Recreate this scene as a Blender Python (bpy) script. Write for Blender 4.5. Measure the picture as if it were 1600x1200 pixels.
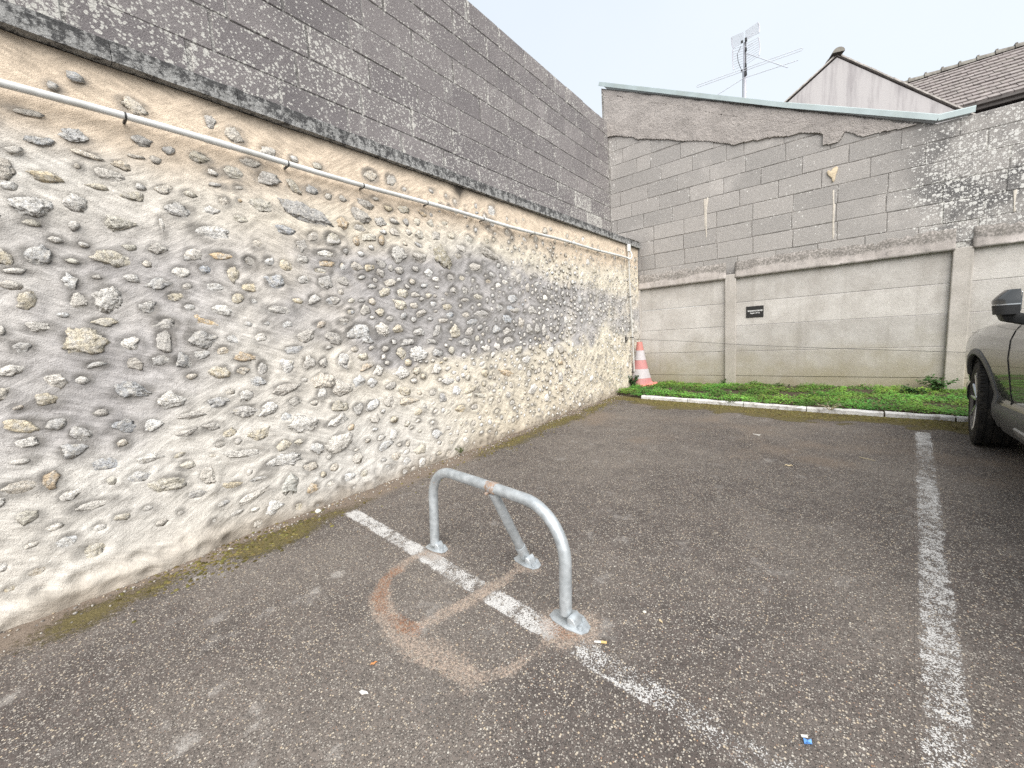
import bpy, bmesh, math, random
import numpy as np
from mathutils import Vector, Matrix, noise as mnoise

for o in list(bpy.data.objects):
    bpy.data.objects.remove(o, do_unlink=True)
scene = bpy.context.scene
COL = scene.collection

# ------------------------------------------------------------------ camera
YAW, PITCH, ROLL, FPX, CAMH = 0.68064787, 0.12409852, -0.06626215, 609.265, 1.10
def cam_axes():
    cy, sy = math.cos(YAW), math.sin(YAW)
    f = Vector((-sy*math.cos(PITCH), cy*math.cos(PITCH), -math.sin(PITCH)))
    r0 = Vector((cy, sy, 0)); u0 = r0.cross(f)
    r = r0*math.cos(ROLL) + u0*math.sin(ROLL)
    u = -r0*math.sin(ROLL) + u0*math.cos(ROLL)
    return r, u, f
_r, _u, _f = cam_axes()
cd = bpy.data.cameras.new('camera')
cam = bpy.data.objects.new('camera', cd); COL.objects.link(cam)
cd.sensor_fit = 'HORIZONTAL'; cd.sensor_width = 36.0
cd.lens = 36.0*FPX/1600.0
cd.clip_start = 0.05; cd.clip_end = 500.0
M = Matrix(((_r.x, _u.x, -_f.x, 0), (_r.y, _u.y, -_f.y, 0), (_r.z, _u.z, -_f.z, CAMH), (0, 0, 0, 1)))
cam.matrix_world = M
scene.camera = cam

# ------------------------------------------------------------------ world, sun, exposure
SUN_EL, SUN_AZ = math.radians(43), math.radians(134)     # azimuth measured clockwise from +Y
world = bpy.data.worlds.new('World'); scene.world = world
world.use_nodes = True
wn = world.node_tree.nodes; wl = world.node_tree.links
wn.clear()
w_out = wn.new('ShaderNodeOutputWorld'); w_bg = wn.new('ShaderNodeBackground')
sky = wn.new('ShaderNodeTexSky'); sky.sky_type = 'NISHITA'; sky.sun_disc = False
sky.sun_elevation = SUN_EL; sky.sun_rotation = SUN_AZ
sky.altitude = 100; sky.air_density = 1.0; sky.dust_density = 3.0; sky.ozone_density = 1.0
w_mix = wn.new('ShaderNodeMix'); w_mix.data_type = 'RGBA'; w_mix.inputs[0].default_value = 0.86
w_tc = wn.new('ShaderNodeTexCoord'); w_no = wn.new('ShaderNodeTexNoise')
w_no.inputs['Scale'].default_value = 1.3; w_no.inputs['Detail'].default_value = 5
w_rp = wn.new('ShaderNodeValToRGB')
w_rp.color_ramp.elements[0].position = 0.3; w_rp.color_ramp.elements[0].color = (3.85, 4.20, 4.50, 1)
w_rp.color_ramp.elements[1].position = 0.75; w_rp.color_ramp.elements[1].color = (4.30, 4.55, 4.75, 1)
wl.new(w_tc.outputs['Generated'], w_no.inputs['Vector'])
wl.new(w_no.outputs['Fac'], w_rp.inputs['Fac'])
wl.new(sky.outputs['Color'], w_mix.inputs[6]); wl.new(w_rp.outputs['Color'], w_mix.inputs[7])
wl.new(w_mix.outputs[2], w_bg.inputs['Color']); w_bg.inputs['Strength'].default_value = 0.0595
wl.new(w_bg.outputs['Background'], w_out.inputs['Surface'])

sd = bpy.data.lights.new('sun', 'SUN'); sd.energy = 1.5; sd.angle = math.radians(70); sd.color = (1.0, 0.965, 0.92)
sun = bpy.data.objects.new('sun', sd); COL.objects.link(sun)
_dir = Vector((math.sin(SUN_AZ)*math.cos(SUN_EL), math.cos(SUN_AZ)*math.cos(SUN_EL), math.sin(SUN_EL)))
sun.rotation_euler = _dir.to_track_quat('Z', 'Y').to_euler(); sun.location = (3, -4, 12)

vs = scene.view_settings
vs.view_transform = 'Standard'; vs.look = 'None'; vs.gamma = 1.0; vs.use_curve_mapping = False
vs.exposure = 1.98
scene.render.engine = 'CYCLES'
scene.cycles.max_bounces = 6; scene.cycles.diffuse_bounces = 3; scene.cycles.glossy_bounces = 3
scene.cycles.use_denoising = False

# ------------------------------------------------------------------ helpers
RNG = np.random.default_rng(7); rnd = random.Random(11)
XW, XU, YB = -2.73, -3.24, 7.30

class NT:
    """thin wrapper for building node materials"""
    def __init__(s, name, rough=0.85, spec=0.3, metal=0.0):
        s.m = bpy.data.materials.new(name); s.m.use_nodes = True
        s.t = s.m.node_tree; s.t.nodes.clear()
        s.out = s.n('ShaderNodeOutputMaterial'); s.b = s.n('ShaderNodeBsdfPrincipled')
        s.l(s.b.outputs[0], s.out.inputs[0])
        s.b.inputs['Roughness'].default_value = rough
        s.b.inputs['Specular IOR Level'].default_value = spec
        s.b.inputs['Metallic'].default_value = metal
        s._pos = None
    def n(s, t): return s.t.nodes.new(t)
    def l(s, a, b): s.t.links.new(a, b)
    def put(s, sock, v):
        if isinstance(v, bpy.types.NodeSocket): s.l(v, sock)
        elif isinstance(v, (tuple, list)) and len(v) == 3 and sock.type == 'RGBA': sock.default_value = (*v, 1)
        else: sock.default_value = v
    def pos(s):
        if s._pos is None: s._pos = s.n('ShaderNodeNewGeometry').outputs['Position']
        return s._pos
    def objpos(s): return s.n('ShaderNodeTexCoord').outputs['Object']
    def rand(s): return s.n('ShaderNodeObjectInfo').outputs['Random']
    def xyz(s, v=None):
        x = s.n('ShaderNodeSeparateXYZ'); s.l(v or s.pos(), x.inputs[0]); return x.outputs
    def mapv(s, v, scale=(1, 1, 1), rot=(0, 0, 0), loc=(0, 0, 0)):
        x = s.n('ShaderNodeMapping'); s.l(v, x.inputs[0])
        x.inputs['Scale'].default_value = scale; x.inputs['Rotation'].default_value = rot; x.inputs['Location'].default_value = loc
        return x.outputs[0]
    def noise(s, scale, detail=4, rough=0.55, v=None, dist=0.0):
        x = s.n('ShaderNodeTexNoise'); s.l(v or s.pos(), x.inputs['Vector'])
        x.inputs['Scale'].default_value = scale; x.inputs['Detail'].default_value = detail
        x.inputs['Roughness'].default_value = rough; x.inputs['Distortion'].default_value = dist
        return x.outputs['Fac']
    def vor(s, scale, v=None, out='Distance', feat='F1', rnd=1.0):
        x = s.n('ShaderNodeTexVoronoi'); s.l(v or s.pos(), x.inputs['Vector'])
        x.feature = feat; x.inputs['Scale'].default_value = scale; x.inputs['Randomness'].default_value = rnd
        return x.outputs[out]
    def math(s, op, a, b=0.0, c=0.0, clamp=False):
        x = s.n('ShaderNodeMath'); x.operation = op; x.use_clamp = clamp
        s.put(x.inputs[0], a); s.put(x.inputs[1], b); s.put(x.inputs[2], c); return x.outputs[0]
    def ss(s, v, a, b):
        """smooth step from a to b"""
        x = s.n('ShaderNodeMapRange'); x.interpolation_type = 'SMOOTHSTEP'; s.put(x.inputs[0], v)
        s.put(x.inputs[1], a); s.put(x.inputs[2], b)
        x.inputs[3].default_value = 0; x.inputs[4].default_value = 1; return x.outputs[0]
    def mix(s, f, a, b, mode='MIX'):
        x = s.n('ShaderNodeMix'); x.data_type = 'RGBA'; x.blend_type = mode
        s.put(x.inputs[0], f); s.put(x.inputs[6], a); s.put(x.inputs[7], b); return x.outputs[2]
    def ramp(s, f, stops, mode='LINEAR'):
        x = s.n('ShaderNodeValToRGB'); s.l(f, x.inputs[0]); x.color_ramp.interpolation = mode
        e = x.color_ramp.elements
        while len(e) < len(stops): e.new(0.5)
        for k, (p, c) in enumerate(stops):
            e[k].position = p; e[k].color = (*c, 1) if not isinstance(c, float) else (c, c, c, 1)
        return x.outputs[0]
    def attr(s, name):
        x = s.n('ShaderNodeAttribute'); x.attribute_name = name; return x
    def col(s, c): s.put(s.b.inputs['Base Color'], c)
    def bump(s, h, strength=0.5, dist=0.01, prev=None):
        x = s.n('ShaderNodeBump'); s.l(h, x.inputs['Height'])
        x.inputs['Strength'].default_value = strength; x.inputs['Distance'].default_value = dist
        if prev is not None: s.l(prev, x.inputs['Normal'])
        s.l(x.outputs[0], s.b.inputs['Normal']); return x.outputs[0]
    def scale(s, c, f):
        x = s.n('ShaderNodeVectorMath'); x.operation = 'SCALE'
        s.put(x.inputs[0], c); s.put(x.inputs['Scale'], f); return x.outputs[0]

def mesh_obj(name, verts, faces, mat=None, parent=None, smooth=False, col=None):
    me = bpy.data.meshes.new(name)
    me.from_pydata([tuple(v) for v in verts], [], [tuple(f) for f in faces])
    if mat: me.materials.append(mat)
    if smooth: me.shade_smooth()
    o = bpy.data.objects.new(name, me); COL.objects.link(o)
    if parent is not None: o.parent = parent
    if col is not None: set_col(me, col)
    return o
def np_mesh(name, V, F, mat=None, parent=None, smooth=True, col=None):
    """fast mesh from numpy; F is (n,3) or (n,4)"""
    V = np.asarray(V, np.float32); F = np.asarray(F, np.int32); k = F.shape[1]
    me = bpy.data.meshes.new(name)
    me.vertices.add(len(V)); me.vertices.foreach_set('co', V.ravel())
    me.loops.add(F.size); me.loops.foreach_set('vertex_index', F.ravel())
    me.polygons.add(len(F)); me.polygons.foreach_set('loop_start', np.arange(0, F.size, k, dtype=np.int32))
    me.polygons.foreach_set('loop_total', np.full(len(F), k, np.int32))
    me.update(calc_edges=True); me.validate()
    if smooth: me.shade_smooth()
    if mat: me.materials.append(mat)
    if col is not None: set_col(me, col)
    o = bpy.data.objects.new(name, me); COL.objects.link(o)
    if parent is not None: o.parent = parent
    return o
def set_col(me, C, name='tint'):
    C = np.asarray(C, np.float32)
    if C.shape[1] == 3: C = np.hstack([C, np.ones((len(C), 1), np.float32)])
    a = me.color_attributes.new(name, 'FLOAT_COLOR', 'POINT'); a.data.foreach_set('color', C.ravel())
def tag(o, label=None, cat=None, group=None, kind=None):
    if label: o['label'] = label
    if cat: o['category'] = cat
    if group: o['group'] = group
    if kind: o['kind'] = kind
    return o
def thing(name, label, cat, loc=(0, 0, 0), rz=0.0, group=None):
    o = bpy.data.objects.new(name, None); COL.objects.link(o); o.location = loc; o.rotation_euler = (0, 0, rz)
    o.empty_display_size = 0.2
    return tag(o, label, cat, group)
def keep(o, parent):
    """parent o keeping its world placement (parents here are unscaled and placed by location / z rotation)"""
    pm = Matrix.Translation(parent.location) @ parent.rotation_euler.to_matrix().to_4x4()
    o.parent = parent; o.matrix_parent_inverse = pm.inverted(); return o

class MB:
    def __init__(s): s.v = []; s.f = []
    def add(s, V, F):
        b = len(s.v); s.v += [tuple(p) for p in V]; s.f += [tuple(b+i for i in f) for f in F]; return s
    def box(s, c, d, R=None):
        V = []
        for x in (-1, 1):
            for y in (-1, 1):
                for z in (-1, 1):
                    p = Vector((x*d[0]/2, y*d[1]/2, z*d[2]/2))
                    if R is not None: p = R @ p
                    V.append(p + Vector(c))
        return s.add(V, [(0, 1, 3, 2), (4, 6, 7, 5), (0, 4, 5, 1), (2, 3, 7, 6), (0, 2, 6, 4), (1, 5, 7, 3)])
    def tube(s, path, r, n=10, cap=True, closed=False):
        P = [Vector(p) for p in path]; m = len(P); V = []; up = None
        rr = r if isinstance(r, (list, tuple)) else [r]*m
        for i, p in enumerate(P):
            t = (P[(i+1) % m]-P[i-1]) if closed else (P[min(i+1, m-1)]-P[max(i-1, 0)]); t.normalize()
            if up is None:
                up = Vector((0, 0, 1)) if abs(t.z) < 0.9 else Vector((1, 0, 0))
            a = (up - t*up.dot(t)).normalized(); up = a; b = t.cross(a)
            for k in range(n):
                w = 2*math.pi*k/n; V.append(p + a*math.cos(w)*rr[i] + b*math.sin(w)*rr[i])
        F = []
        for i in range(m if closed else m-1):
            j = (i+1) % m
            for k in range(n):
                F.append((i*n+k, i*n+(k+1) % n, j*n+(k+1) % n, j*n+k))
        if cap and not closed:
            F.append(tuple(range(n-1, -1, -1))); F.append(tuple((m-1)*n+k for k in range(n)))
        return s.add(V, F)
    def lathe(s, prof, c=(0, 0, 0), n=24, R=None, cap=True):
        V = []; F = []
        for r, z in prof:
            for k in range(n):
                w = 2*math.pi*k/n; p = Vector((r*math.cos(w), r*math.sin(w), z))
                if R is not None: p = R @ p
                V.append(p + Vector(c))
        for i in range(len(prof)-1):
            for k in range(n): F.append((i*n+k, i*n+(k+1) % n, (i+1)*n+(k+1) % n, (i+1)*n+k))
        if cap: F.append(tuple(range(n-1, -1, -1))); F.append(tuple((len(prof)-1)*n+k for k in range(n)))
        return s.add(V, F)
    def prism(s, poly, a, b, f):
        """poly 2D points, f(u,v,w)->xyz, extruded from w=a to w=b"""
        n = len(poly); V = [f(u, v, a) for u, v in poly]+[f(u, v, b) for u, v in poly]
        F = [tuple(range(n-1, -1, -1)), tuple(range(n, 2*n))]
        for k in range(n): F.append((k, (k+1) % n, n+(k+1) % n, n+k))
        return s.add(V, F)
    def build(s, name, mat, parent=None, smooth=False, bevel=0.0, seg=2, angle=35):
        o = mesh_obj(name, s.v, s.f, mat, parent)
        bm = bmesh.new(); bm.from_mesh(o.data)
        bmesh.ops.recalc_face_normals(bm, faces=bm.faces)
        if bevel > 0:
            ed = [e for e in bm.edges if len(e.link_faces) == 2 and e.calc_face_angle(0) > math.radians(angle)]
            bmesh.ops.bevel(bm, geom=ed, offset=bevel, segments=seg, profile=0.5, affect='EDGES', clamp_overlap=True)
        bm.to_mesh(o.data); bm.free()
        if smooth:
            o.data.shade_smooth(); o.data.set_sharp_from_angle(angle=math.radians(angle))
        return o

def vnoise(x, y, seed=0):
    """smooth value noise on numpy arrays, about -1..1"""
    r = np.random.default_rng(seed).uniform(-1, 1, (256, 256))
    xi = np.floor(x).astype(int); yi = np.floor(y).astype(int); fx = x-xi; fy = y-yi
    fx = fx*fx*(3-2*fx); fy = fy*fy*(3-2*fy)
    g = lambda i, j: r[i & 255, j & 255]
    return (g(xi, yi)*(1-fx)+g(xi+1, yi)*fx)*(1-fy)+(g(xi, yi+1)*(1-fx)+g(xi+1, yi+1)*fx)*fy
def fbm(x, y, s, octv=4, seed=0, gain=0.5):
    t = 0; a = 1.0; n = 0
    for k in range(octv):
        t = t+a*vnoise(x*s*2**k+k*17.3, y*s*2**k+k*9.1, seed+k); n += a; a *= gain
    return t/n
def grid_faces(nx, ny):
    i = np.arange((nx-1)*(ny-1)); a = (i//(ny-1))*ny+i % (ny-1)
    return np.stack([a, a+ny, a+ny+1, a+1], 1)
def sst(x, a, b):
    t = np.clip((x-a)/(b-a), 0, 1); return t*t*(3-2*t)

# ------------------------------------------------------------------ materials
def m_simple(name, c, rough=0.6, spec=0.3, metal=0.0, var=0.12, scale=8.0, bump=0.0, bscale=60, dirt=None, dirtamt=0.4):
    n = NT(name, rough, spec, metal)
    f = n.noise(scale, 5, 0.6)
    lo = tuple(max(0, x*(1-var*1.6)) for x in c); hi = tuple(min(1, x*(1+var)) for x in c)
    cc = n.ramp(f, [(0.25, lo), (0.75, hi)])
    if dirt:
        g = n.math('MULTIPLY', n.ss(n.noise(scale*0.7, 6, 0.7), 0.48, 0.68), dirtamt)
        cc = n.mix(g, cc, dirt)
    n.col(cc)
    if bump: n.bump(n.noise(bscale, 4), bump, 0.01)
    return n.m

def m_mortar():
    n = NT('lime_mortar', 0.95, 0.15)
    base = n.attr('tint').outputs['Color']
    f1 = n.noise(9, 6, 0.65); f2 = n.noise(70, 5, 0.7)
    v = n.math('ADD', n.math('MULTIPLY', f1, 0.5), n.math('MULTIPLY', f2, 0.55))
    c = n.scale(base, n.math('ADD', v, 0.53))
    st = n.mapv(n.mapv(n.pos(), rot=(math.radians(-32), 0, 0)), scale=(3, 8, 44))     # trowel strokes
    st2 = n.mapv(n.mapv(n.pos(), rot=(math.radians(22), 0, 0)), scale=(3, 9, 50))
    sel = n.ss(n.noise(2.2, 2), 0.42, 0.58)
    s1 = n.noise(1.0, 4, 0.6, v=st); s2 = n.noise(1.0, 4, 0.6, v=st2)
    mx = n.n('ShaderNodeMix'); n.l(sel, mx.inputs[0]); n.l(s1, mx.inputs[2]); n.l(s2, mx.inputs[3])
    stro = mx.outputs[0]
    grit = n.noise(190, 3, 0.7)
    c = n.scale(c, n.math('ADD', n.math('MULTIPLY', n.ss(stro, .36, .66), 0.26), 0.86))
    c = n.mix(n.math('MULTIPLY', n.ss(n.noise(160, 2, 0.5), 0.63, 0.72), 0.35), c, (0.24, 0.22, 0.195))
    pit = n.ss(n.math('ABSOLUTE', n.math('SUBTRACT', n.noise(13, 6, .7), .5)), .018, .0)
    c = n.mix(n.math('MULTIPLY', n.math('MULTIPLY', pit, n.ss(n.noise(3.1, 3), .5, .62)), .45), c, (.17, .155, .14))
    n.col(c)
    h = n.math('ADD', n.math('MULTIPLY', stro, 0.9), n.math('MULTIPLY', grit, 0.55))
    b1 = n.bump(n.noise(34, 6, 0.68), 0.45, 0.016)
    n.bump(h, 0.85, 0.009, b1)
    return n.m
def m_stone():
    n = NT('rubble_stone', 0.92, 0.2)
    base = n.attr('tint').outputs['Color']
    f = n.noise(38, 7, 0.72); f2 = n.noise(130, 5, 0.7)
    c = n.scale(base, n.math('ADD', n.math('MULTIPLY', f, 0.9), n.math('ADD', n.math('MULTIPLY', f2, 0.4), 0.58)))
    c = n.mix(n.math('MULTIPLY', n.ss(n.noise(42, 6, 0.72), 0.44, 0.60), 0.76), c, (0.70, 0.67, 0.615))
    c = n.mix(n.math('MULTIPLY', n.ss(n.noise(34, 6, 0.75), 0.58, 0.68), 0.60), c, (0.15, 0.142, 0.133))
    c = n.mix(n.math('MULTIPLY', n.ss(n.noise(21, 3, 0.6), 0.62, 0.75), 0.32), c, (0.52, 0.43, 0.25))
    vein = n.ss(n.math('ABSOLUTE', n.math('SUBTRACT', n.noise(30, 6, .68), .5)), .030, .004)
    c = n.mix(n.math('MULTIPLY', vein, .62), c, (.13, .122, .112))
    n.col(c)
    lay = n.noise(1.0, 5, 0.65, v=n.mapv(n.pos(), scale=(30, 18, 75)))
    b1 = n.bump(n.math('ADD', n.noise(45, 6, 0.7), n.math('MULTIPLY', lay, 0.8)), 0.8, 0.026)
    n.bump(n.noise(170, 4, 0.7), 0.6, 0.008, b1)
    return n.m
def m_block(name, a, b, lich, dense, grime, runs=0.8, white=(0.60, 0.59, 0.55), patchy=0.0, edgex=.25, edgew=0.0):
    """hollow concrete block with lichen dots; lich = base amount, dense = share of blocks with heavy lichen"""
    n = NT(name, 0.95, 0.15)
    r = n.rand(); x = n.xyz()
    f = n.noise(3.0, 4, 0.6); g = n.noise(150, 3, 0.75)
    c = n.mix(n.math('ADD', n.math('MULTIPLY', r, 0.6), n.math('MULTIPLY', f, 0.4)), a, b)
    c = n.scale(c, n.math('ADD', n.math('MULTIPLY', g, 0.6), n.math('ADD', n.math('MULTIPLY', n.noise(34, 4, 0.7), 0.45), 0.475)))
    c = n.mix(n.math('MULTIPLY', n.ss(n.noise(230, 2, 0.5), 0.60, 0.70), 0.32), c, (0.075, 0.072, 0.07))
    if patchy:
        c = n.mix(n.math('MULTIPLY', n.ss(n.noise(5.5, 6, .7), .40, .62), patchy), c, (0.085, 0.08, 0.075))
    else:
        c = n.mix(n.math('MULTIPLY', n.ss(n.noise(1.15, 5, .68), .52, .72), .45), c, tuple(min(.55, q*1.35) for q in b))
    grm = grime(n, x)
    c = n.mix(grm, c, (0.062, 0.062, 0.066))
    # lichen: crusty dots of several sizes gathered in patches
    patch = n.noise(1.7, 5, 0.65); dn = dense(n, x, r)
    ob = n.xyz(n.objpos())
    edge = n.math('MAXIMUM', n.ss(n.math('ABSOLUTE', ob[0]), edgex-.035, edgex), n.math('MULTIPLY', n.ss(n.math('ABSOLUTE', ob[2]), .085, .123), .6))
    edge = n.math('MULTIPLY', edge, n.math('MULTIPLY', n.ss(n.noise(5, 4, .6), .38, .60), edgew))
    thr = n.math('ADD', n.math('MULTIPLY', patch, 0.62), n.math('ADD', n.math('ADD', dn, edge), lich))
    wob = n.mapv(n.pos()); 
    v1 = n.vor(26, v=wob); v2 = n.vor(58); v3 = n.vor(110)
    cell1 = n.vor(26, v=wob, out='Color'); cell2 = n.vor(58, out='Color'); 
    k1 = n.xyz(cell1)[0]; k2 = n.xyz(cell2)[0]
    wobn = n.math('MULTIPLY', n.math('SUBTRACT', n.noise(120, 3, 0.6), 0.5), 0.5)
    d1 = n.math('ADD', n.math('ADD', v1, wobn), n.math('MULTIPLY', k1, 0.9))
    d2 = n.math('ADD', n.math('ADD', v2, wobn), n.math('MULTIPLY', k2, 0.8))
    l1 = n.ss(n.math('SUBTRACT', thr, d1), -0.03, 0.04)
    l2 = n.ss(n.math('SUBTRACT', n.math('ADD', thr, 0.06), d2), -0.03, 0.04)
    l3 = n.ss(n.math('SUBTRACT', n.math('MULTIPLY', thr, 0.75), n.math('ADD', v3, n.math('MULTIPLY', n.noise(40, 3), 0.35))), -0.02, 0.05)
    lm = n.math('MAXIMUM', l1, n.math('MAXIMUM', l2, l3))
    run = n.noise(1.0, 4, 0.6, v=n.mapv(n.pos(), scale=(9, 9, .9)))
    lm = n.math('MAXIMUM', lm, n.math('MULTIPLY', n.math('MULTIPLY', n.ss(run, .60, .68), n.ss(n.noise(70, 4, .7), .45, .62)), n.math('MULTIPLY', n.ss(thr, .15, .45), runs)))
    c = n.mix(n.math('MULTIPLY', lm, 0.9), c, n.mix(n.noise(60, 2), tuple(q*.8 for q in white), white))
    n.col(c)
    b1 = n.bump(n.noise(120, 4, 0.75), 0.8, 0.012)
    n.bump(lm, 0.25, 0.006, b1)
    return n.m
def _zero(n, x): return n.math('MULTIPLY', x[0], 0.0)
def dense_left(n, x, r):
    low = n.ss(x[2], 3.9, 2.8)                                   # more lichen on the lowest courses
    hv = n.math('MULTIPLY', n.math('GREATER_THAN', r, 0.86), n.math('ADD', n.math('MULTIPLY', low, 0.22), 0.05))
    cor = n.math('MULTIPLY', n.ss(x[1], 7.0, 7.3), 0.12)
    return n.math('ADD', n.math('MULTIPLY', low, 0.13), n.math('ADD', hv, cor))
def grime_left(n, x):
    return n.math('MULTIPLY', n.ss(n.noise(0.9, 4), 0.5, 0.75), 0.25)
def dense_back(n, x, r):
    rt = n.ss(n.math('ADD', x[0], n.math('MULTIPLY', n.noise(1.6, 3), 0.8)), 0.85, 1.6)
    cor = n.math('MULTIPLY', n.ss(x[0], -2.95, -3.22), 0.18)
    return n.math('ADD', n.math('MULTIPLY', rt, 0.345), cor)
def grime_back(n, x):
    rt = n.ss(n.math('ADD', x[0], n.math('MULTIPLY', n.noise(1.3, 4), 1.0)), 0.85, 1.75)
    p = n.ss(n.noise(2.1, 5, 0.6), 0.40, 0.62)
    low = n.math('MULTIPLY', n.ss(n.math('ADD', x[2], n.math('MULTIPLY', n.noise(5, 4), 0.22)), 2.1, 1.98), n.ss(x[0], -2.9, -1.2))
    corner = n.math('MULTIPLY', n.ss(x[0], -2.45, -2.75), n.ss(x[2], 2.95, 2.4))
    return n.math('MULTIPLY', n.math('MAXIMUM', n.math('MULTIPLY', rt, n.math('ADD', n.math('MULTIPLY', p, 0.80), 0.10)), n.math('MULTIPLY', n.math('ADD', low, corner), 0.42)), 0.9, clamp=True)
def m_concrete(name, a, b, algae=0.0, grit=0.5, spots=0.0, mossz=0.0):
    n = NT(name, 0.93, 0.18)
    x = n.xyz()
    f = n.noise(2.6, 6, 0.65); g = n.noise(130, 4, 0.7)
    c = n.mix(n.ss(f, 0.3, 0.7), a, b)
    c = n.scale(c, n.math('ADD', n.math('MULTIPLY', g, grit), n.math('ADD', n.math('MULTIPLY', n.noise(30, 5, 0.7), 0.4), 0.8-0.5*grit)))
    c = n.scale(c, n.math('ADD', n.math('MULTIPLY', n.rand(), 0.16), 0.92))
    c = n.mix(n.math('MULTIPLY', n.ss(n.noise(1.0, 5, .65, v=n.mapv(n.pos(), scale=(7, 7, .7))), .50, .70), .28), c, (.24, .22, .19))
    if algae:
        al = n.math('MULTIPLY', n.ss(n.math('ADD', x[2], n.math('MULTIPLY', n.noise(3, 4), 0.9)), 1.35, 0.35), algae)
        c = n.mix(al, c, (0.27, 0.235, 0.150))
    c = n.mix(n.math('MULTIPLY', n.ss(n.noise(75, 3, 0.6), 0.62, 0.7), 0.5), c, (0.50, 0.48, 0.44))
    if mossz:
        mz_ = n.math('ADD', x[2], n.math('ADD', n.math('MULTIPLY', n.noise(2.2, 3), 0.16), n.math('MULTIPLY', n.noise(38, 5, 0.7), 0.10)))
        c = n.mix(n.math('MULTIPLY', n.math('MULTIPLY', n.ss(mz_, mossz+.115, mossz+.15), n.ss(n.noise(45, 4, 0.7), .34, .58)), 0.66), c, (0.06, 0.058, 0.048))
    if spots:
        c = n.mix(n.math('MULTIPLY', n.ss(n.noise(17, 7, 0.78), 0.53, 0.62), spots), c, (0.05, 0.05, 0.048))
    n.col(c)
    n.bump(n.noise(110, 5, 0.75), 0.6, 0.012)
    return n.m
def m_coping():
    n = NT('lichened_concrete', 0.95, 0.15)
    f = n.noise(20, 7, 0.75); f2 = n.noise(60, 5, 0.7)
    c = n.mix(n.ss(f2, 0.35, 0.65), (0.27, 0.27, 0.265), (0.44, 0.44, 0.43))
    x = n.xyz()
    up = n.ss(x[2], 2.52, 2.60)
    thr = n.math('ADD', f, n.math('ADD', n.math('MULTIPLY', up, 0.085), .03))
    c = n.mix(n.math('MULTIPLY', n.ss(n.math('ADD', thr, n.math('MULTIPLY', n.math('SUBTRACT', n.noise(75, 4, .7), .5), .35)), 0.50, 0.64), 0.88), c, (0.05, 0.05, 0.052))
    n.col(c); n.bump(n.noise(70, 6, 0.75), 0.9, 0.02)
    return n.m
def m_roughcast():
    n = NT('roughcast_render', 0.96, 0.15)
    f = n.noise(4, 6, 0.65); g = n.noise(60, 6, 0.75)
    c = n.mix(n.ss(f, 0.3, 0.7), (0.31, 0.285, 0.268), (0.40, 0.368, 0.345))
    c = n.scale(c, n.math('ADD', n.math('MULTIPLY', g, 0.8), 0.6))
    n.col(c); b1 = n.bump(n.noise(28, 6, 0.7), 0.9, 0.03); n.bump(n.vor(90), 0.5, 0.008, b1)
    return n.m

def asphalt_nodes(n):
    """exposed aggregate asphalt in world space: returns colour, height"""
    p = n.pos()
    wv = n.mapv(p, scale=(1, 1, 0.3))
    cellA = n.vor(135, v=wv, out='Color'); dA = n.vor(135, v=wv); ra = n.xyz(cellA)
    cellB = n.vor(240, v=wv, out='Color'); dB = n.vor(240, v=wv); rb = n.xyz(cellB)
    big = n.noise(0.8, 5, 0.6); med = n.noise(5, 5, 0.65)
    bind = n.mix(n.ss(med, 0.3, 0.7), (0.070, 0.058, 0.053), (0.118, 0.098, 0.088))
    chipc = n.ramp(ra[0], [(0.0, (0.075, 0.066, 0.06)), (0.38, (0.12, 0.105, 0.095)), (0.62, (0.25, 0.225, 0.20)), (0.80, (0.36, 0.33, 0.29)), (0.95, (0.44, 0.36, 0.26)), (1.0, (0.50, 0.48, 0.43))])
    chipb = n.ramp(rb[0], [(0.0, (0.06, 0.054, 0.05)), (0.5, (0.12, 0.108, 0.098)), (0.78, (0.27, 0.25, 0.225)), (0.95, (0.50, 0.47, 0.42)), (1.0, (0.38, 0.21, 0.12))])
    ka = n.math('MULTIPLY', n.ss(dA, 0.54, 0.38), n.math('GREATER_THAN', ra[1], 0.32))
    kb = n.math('MULTIPLY', n.ss(dB, 0.52, 0.38), n.math('GREATER_THAN', rb[1], 0.28))
    bind = n.mix(n.math('MULTIPLY', n.ss(big, 0.40, 0.66), 0.60), bind, (0.185, 0.160, 0.140))
    c = n.mix(kb, bind, chipb); c = n.mix(ka, c, chipc)
    # dusty pale wear in drifts
    c = n.mix(n.math('MULTIPLY', n.ss(big, 0.42, 0.68), 0.16), c, (0.26, 0.23, 0.20))
    c = n.mix(n.math('MULTIPLY', n.math('MULTIPLY', n.ss(n.noise(7, 5, 0.65), 0.55, 0.72), n.ss(n.noise(1.9, 2), 0.42, 0.58)), 0.50), c, (0.34, 0.32, 0.30))
    c = n.mix(n.math('MULTIPLY', n.ss(n.noise(2.6, 5, .65), .56, .72), .38), c, (.062, .054, .051))
    bl = n.math('MULTIPLY', n.ss(n.math('ADD', n.vor(5.5), n.math('MULTIPLY', n.noise(24, 5, .7), .55)), .52, .34), n.math('MULTIPLY', n.ss(n.noise(1.7, 3), .46, .58), n.ss(n.xyz()[1], 1.25, .75)))
    c = n.mix(n.math('MULTIPLY', bl, n.math('ADD', n.math('MULTIPLY', n.ss(n.noise(130, 4, .7), .4, .58), .5), .25)), c, (.42, .395, .365))
    h = n.math('MAXIMUM', n.math('MULTIPLY', ka, 1.0), n.math('MULTIPLY', kb, 0.7))
    return c, h, dA, dB, ra, rb
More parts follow.
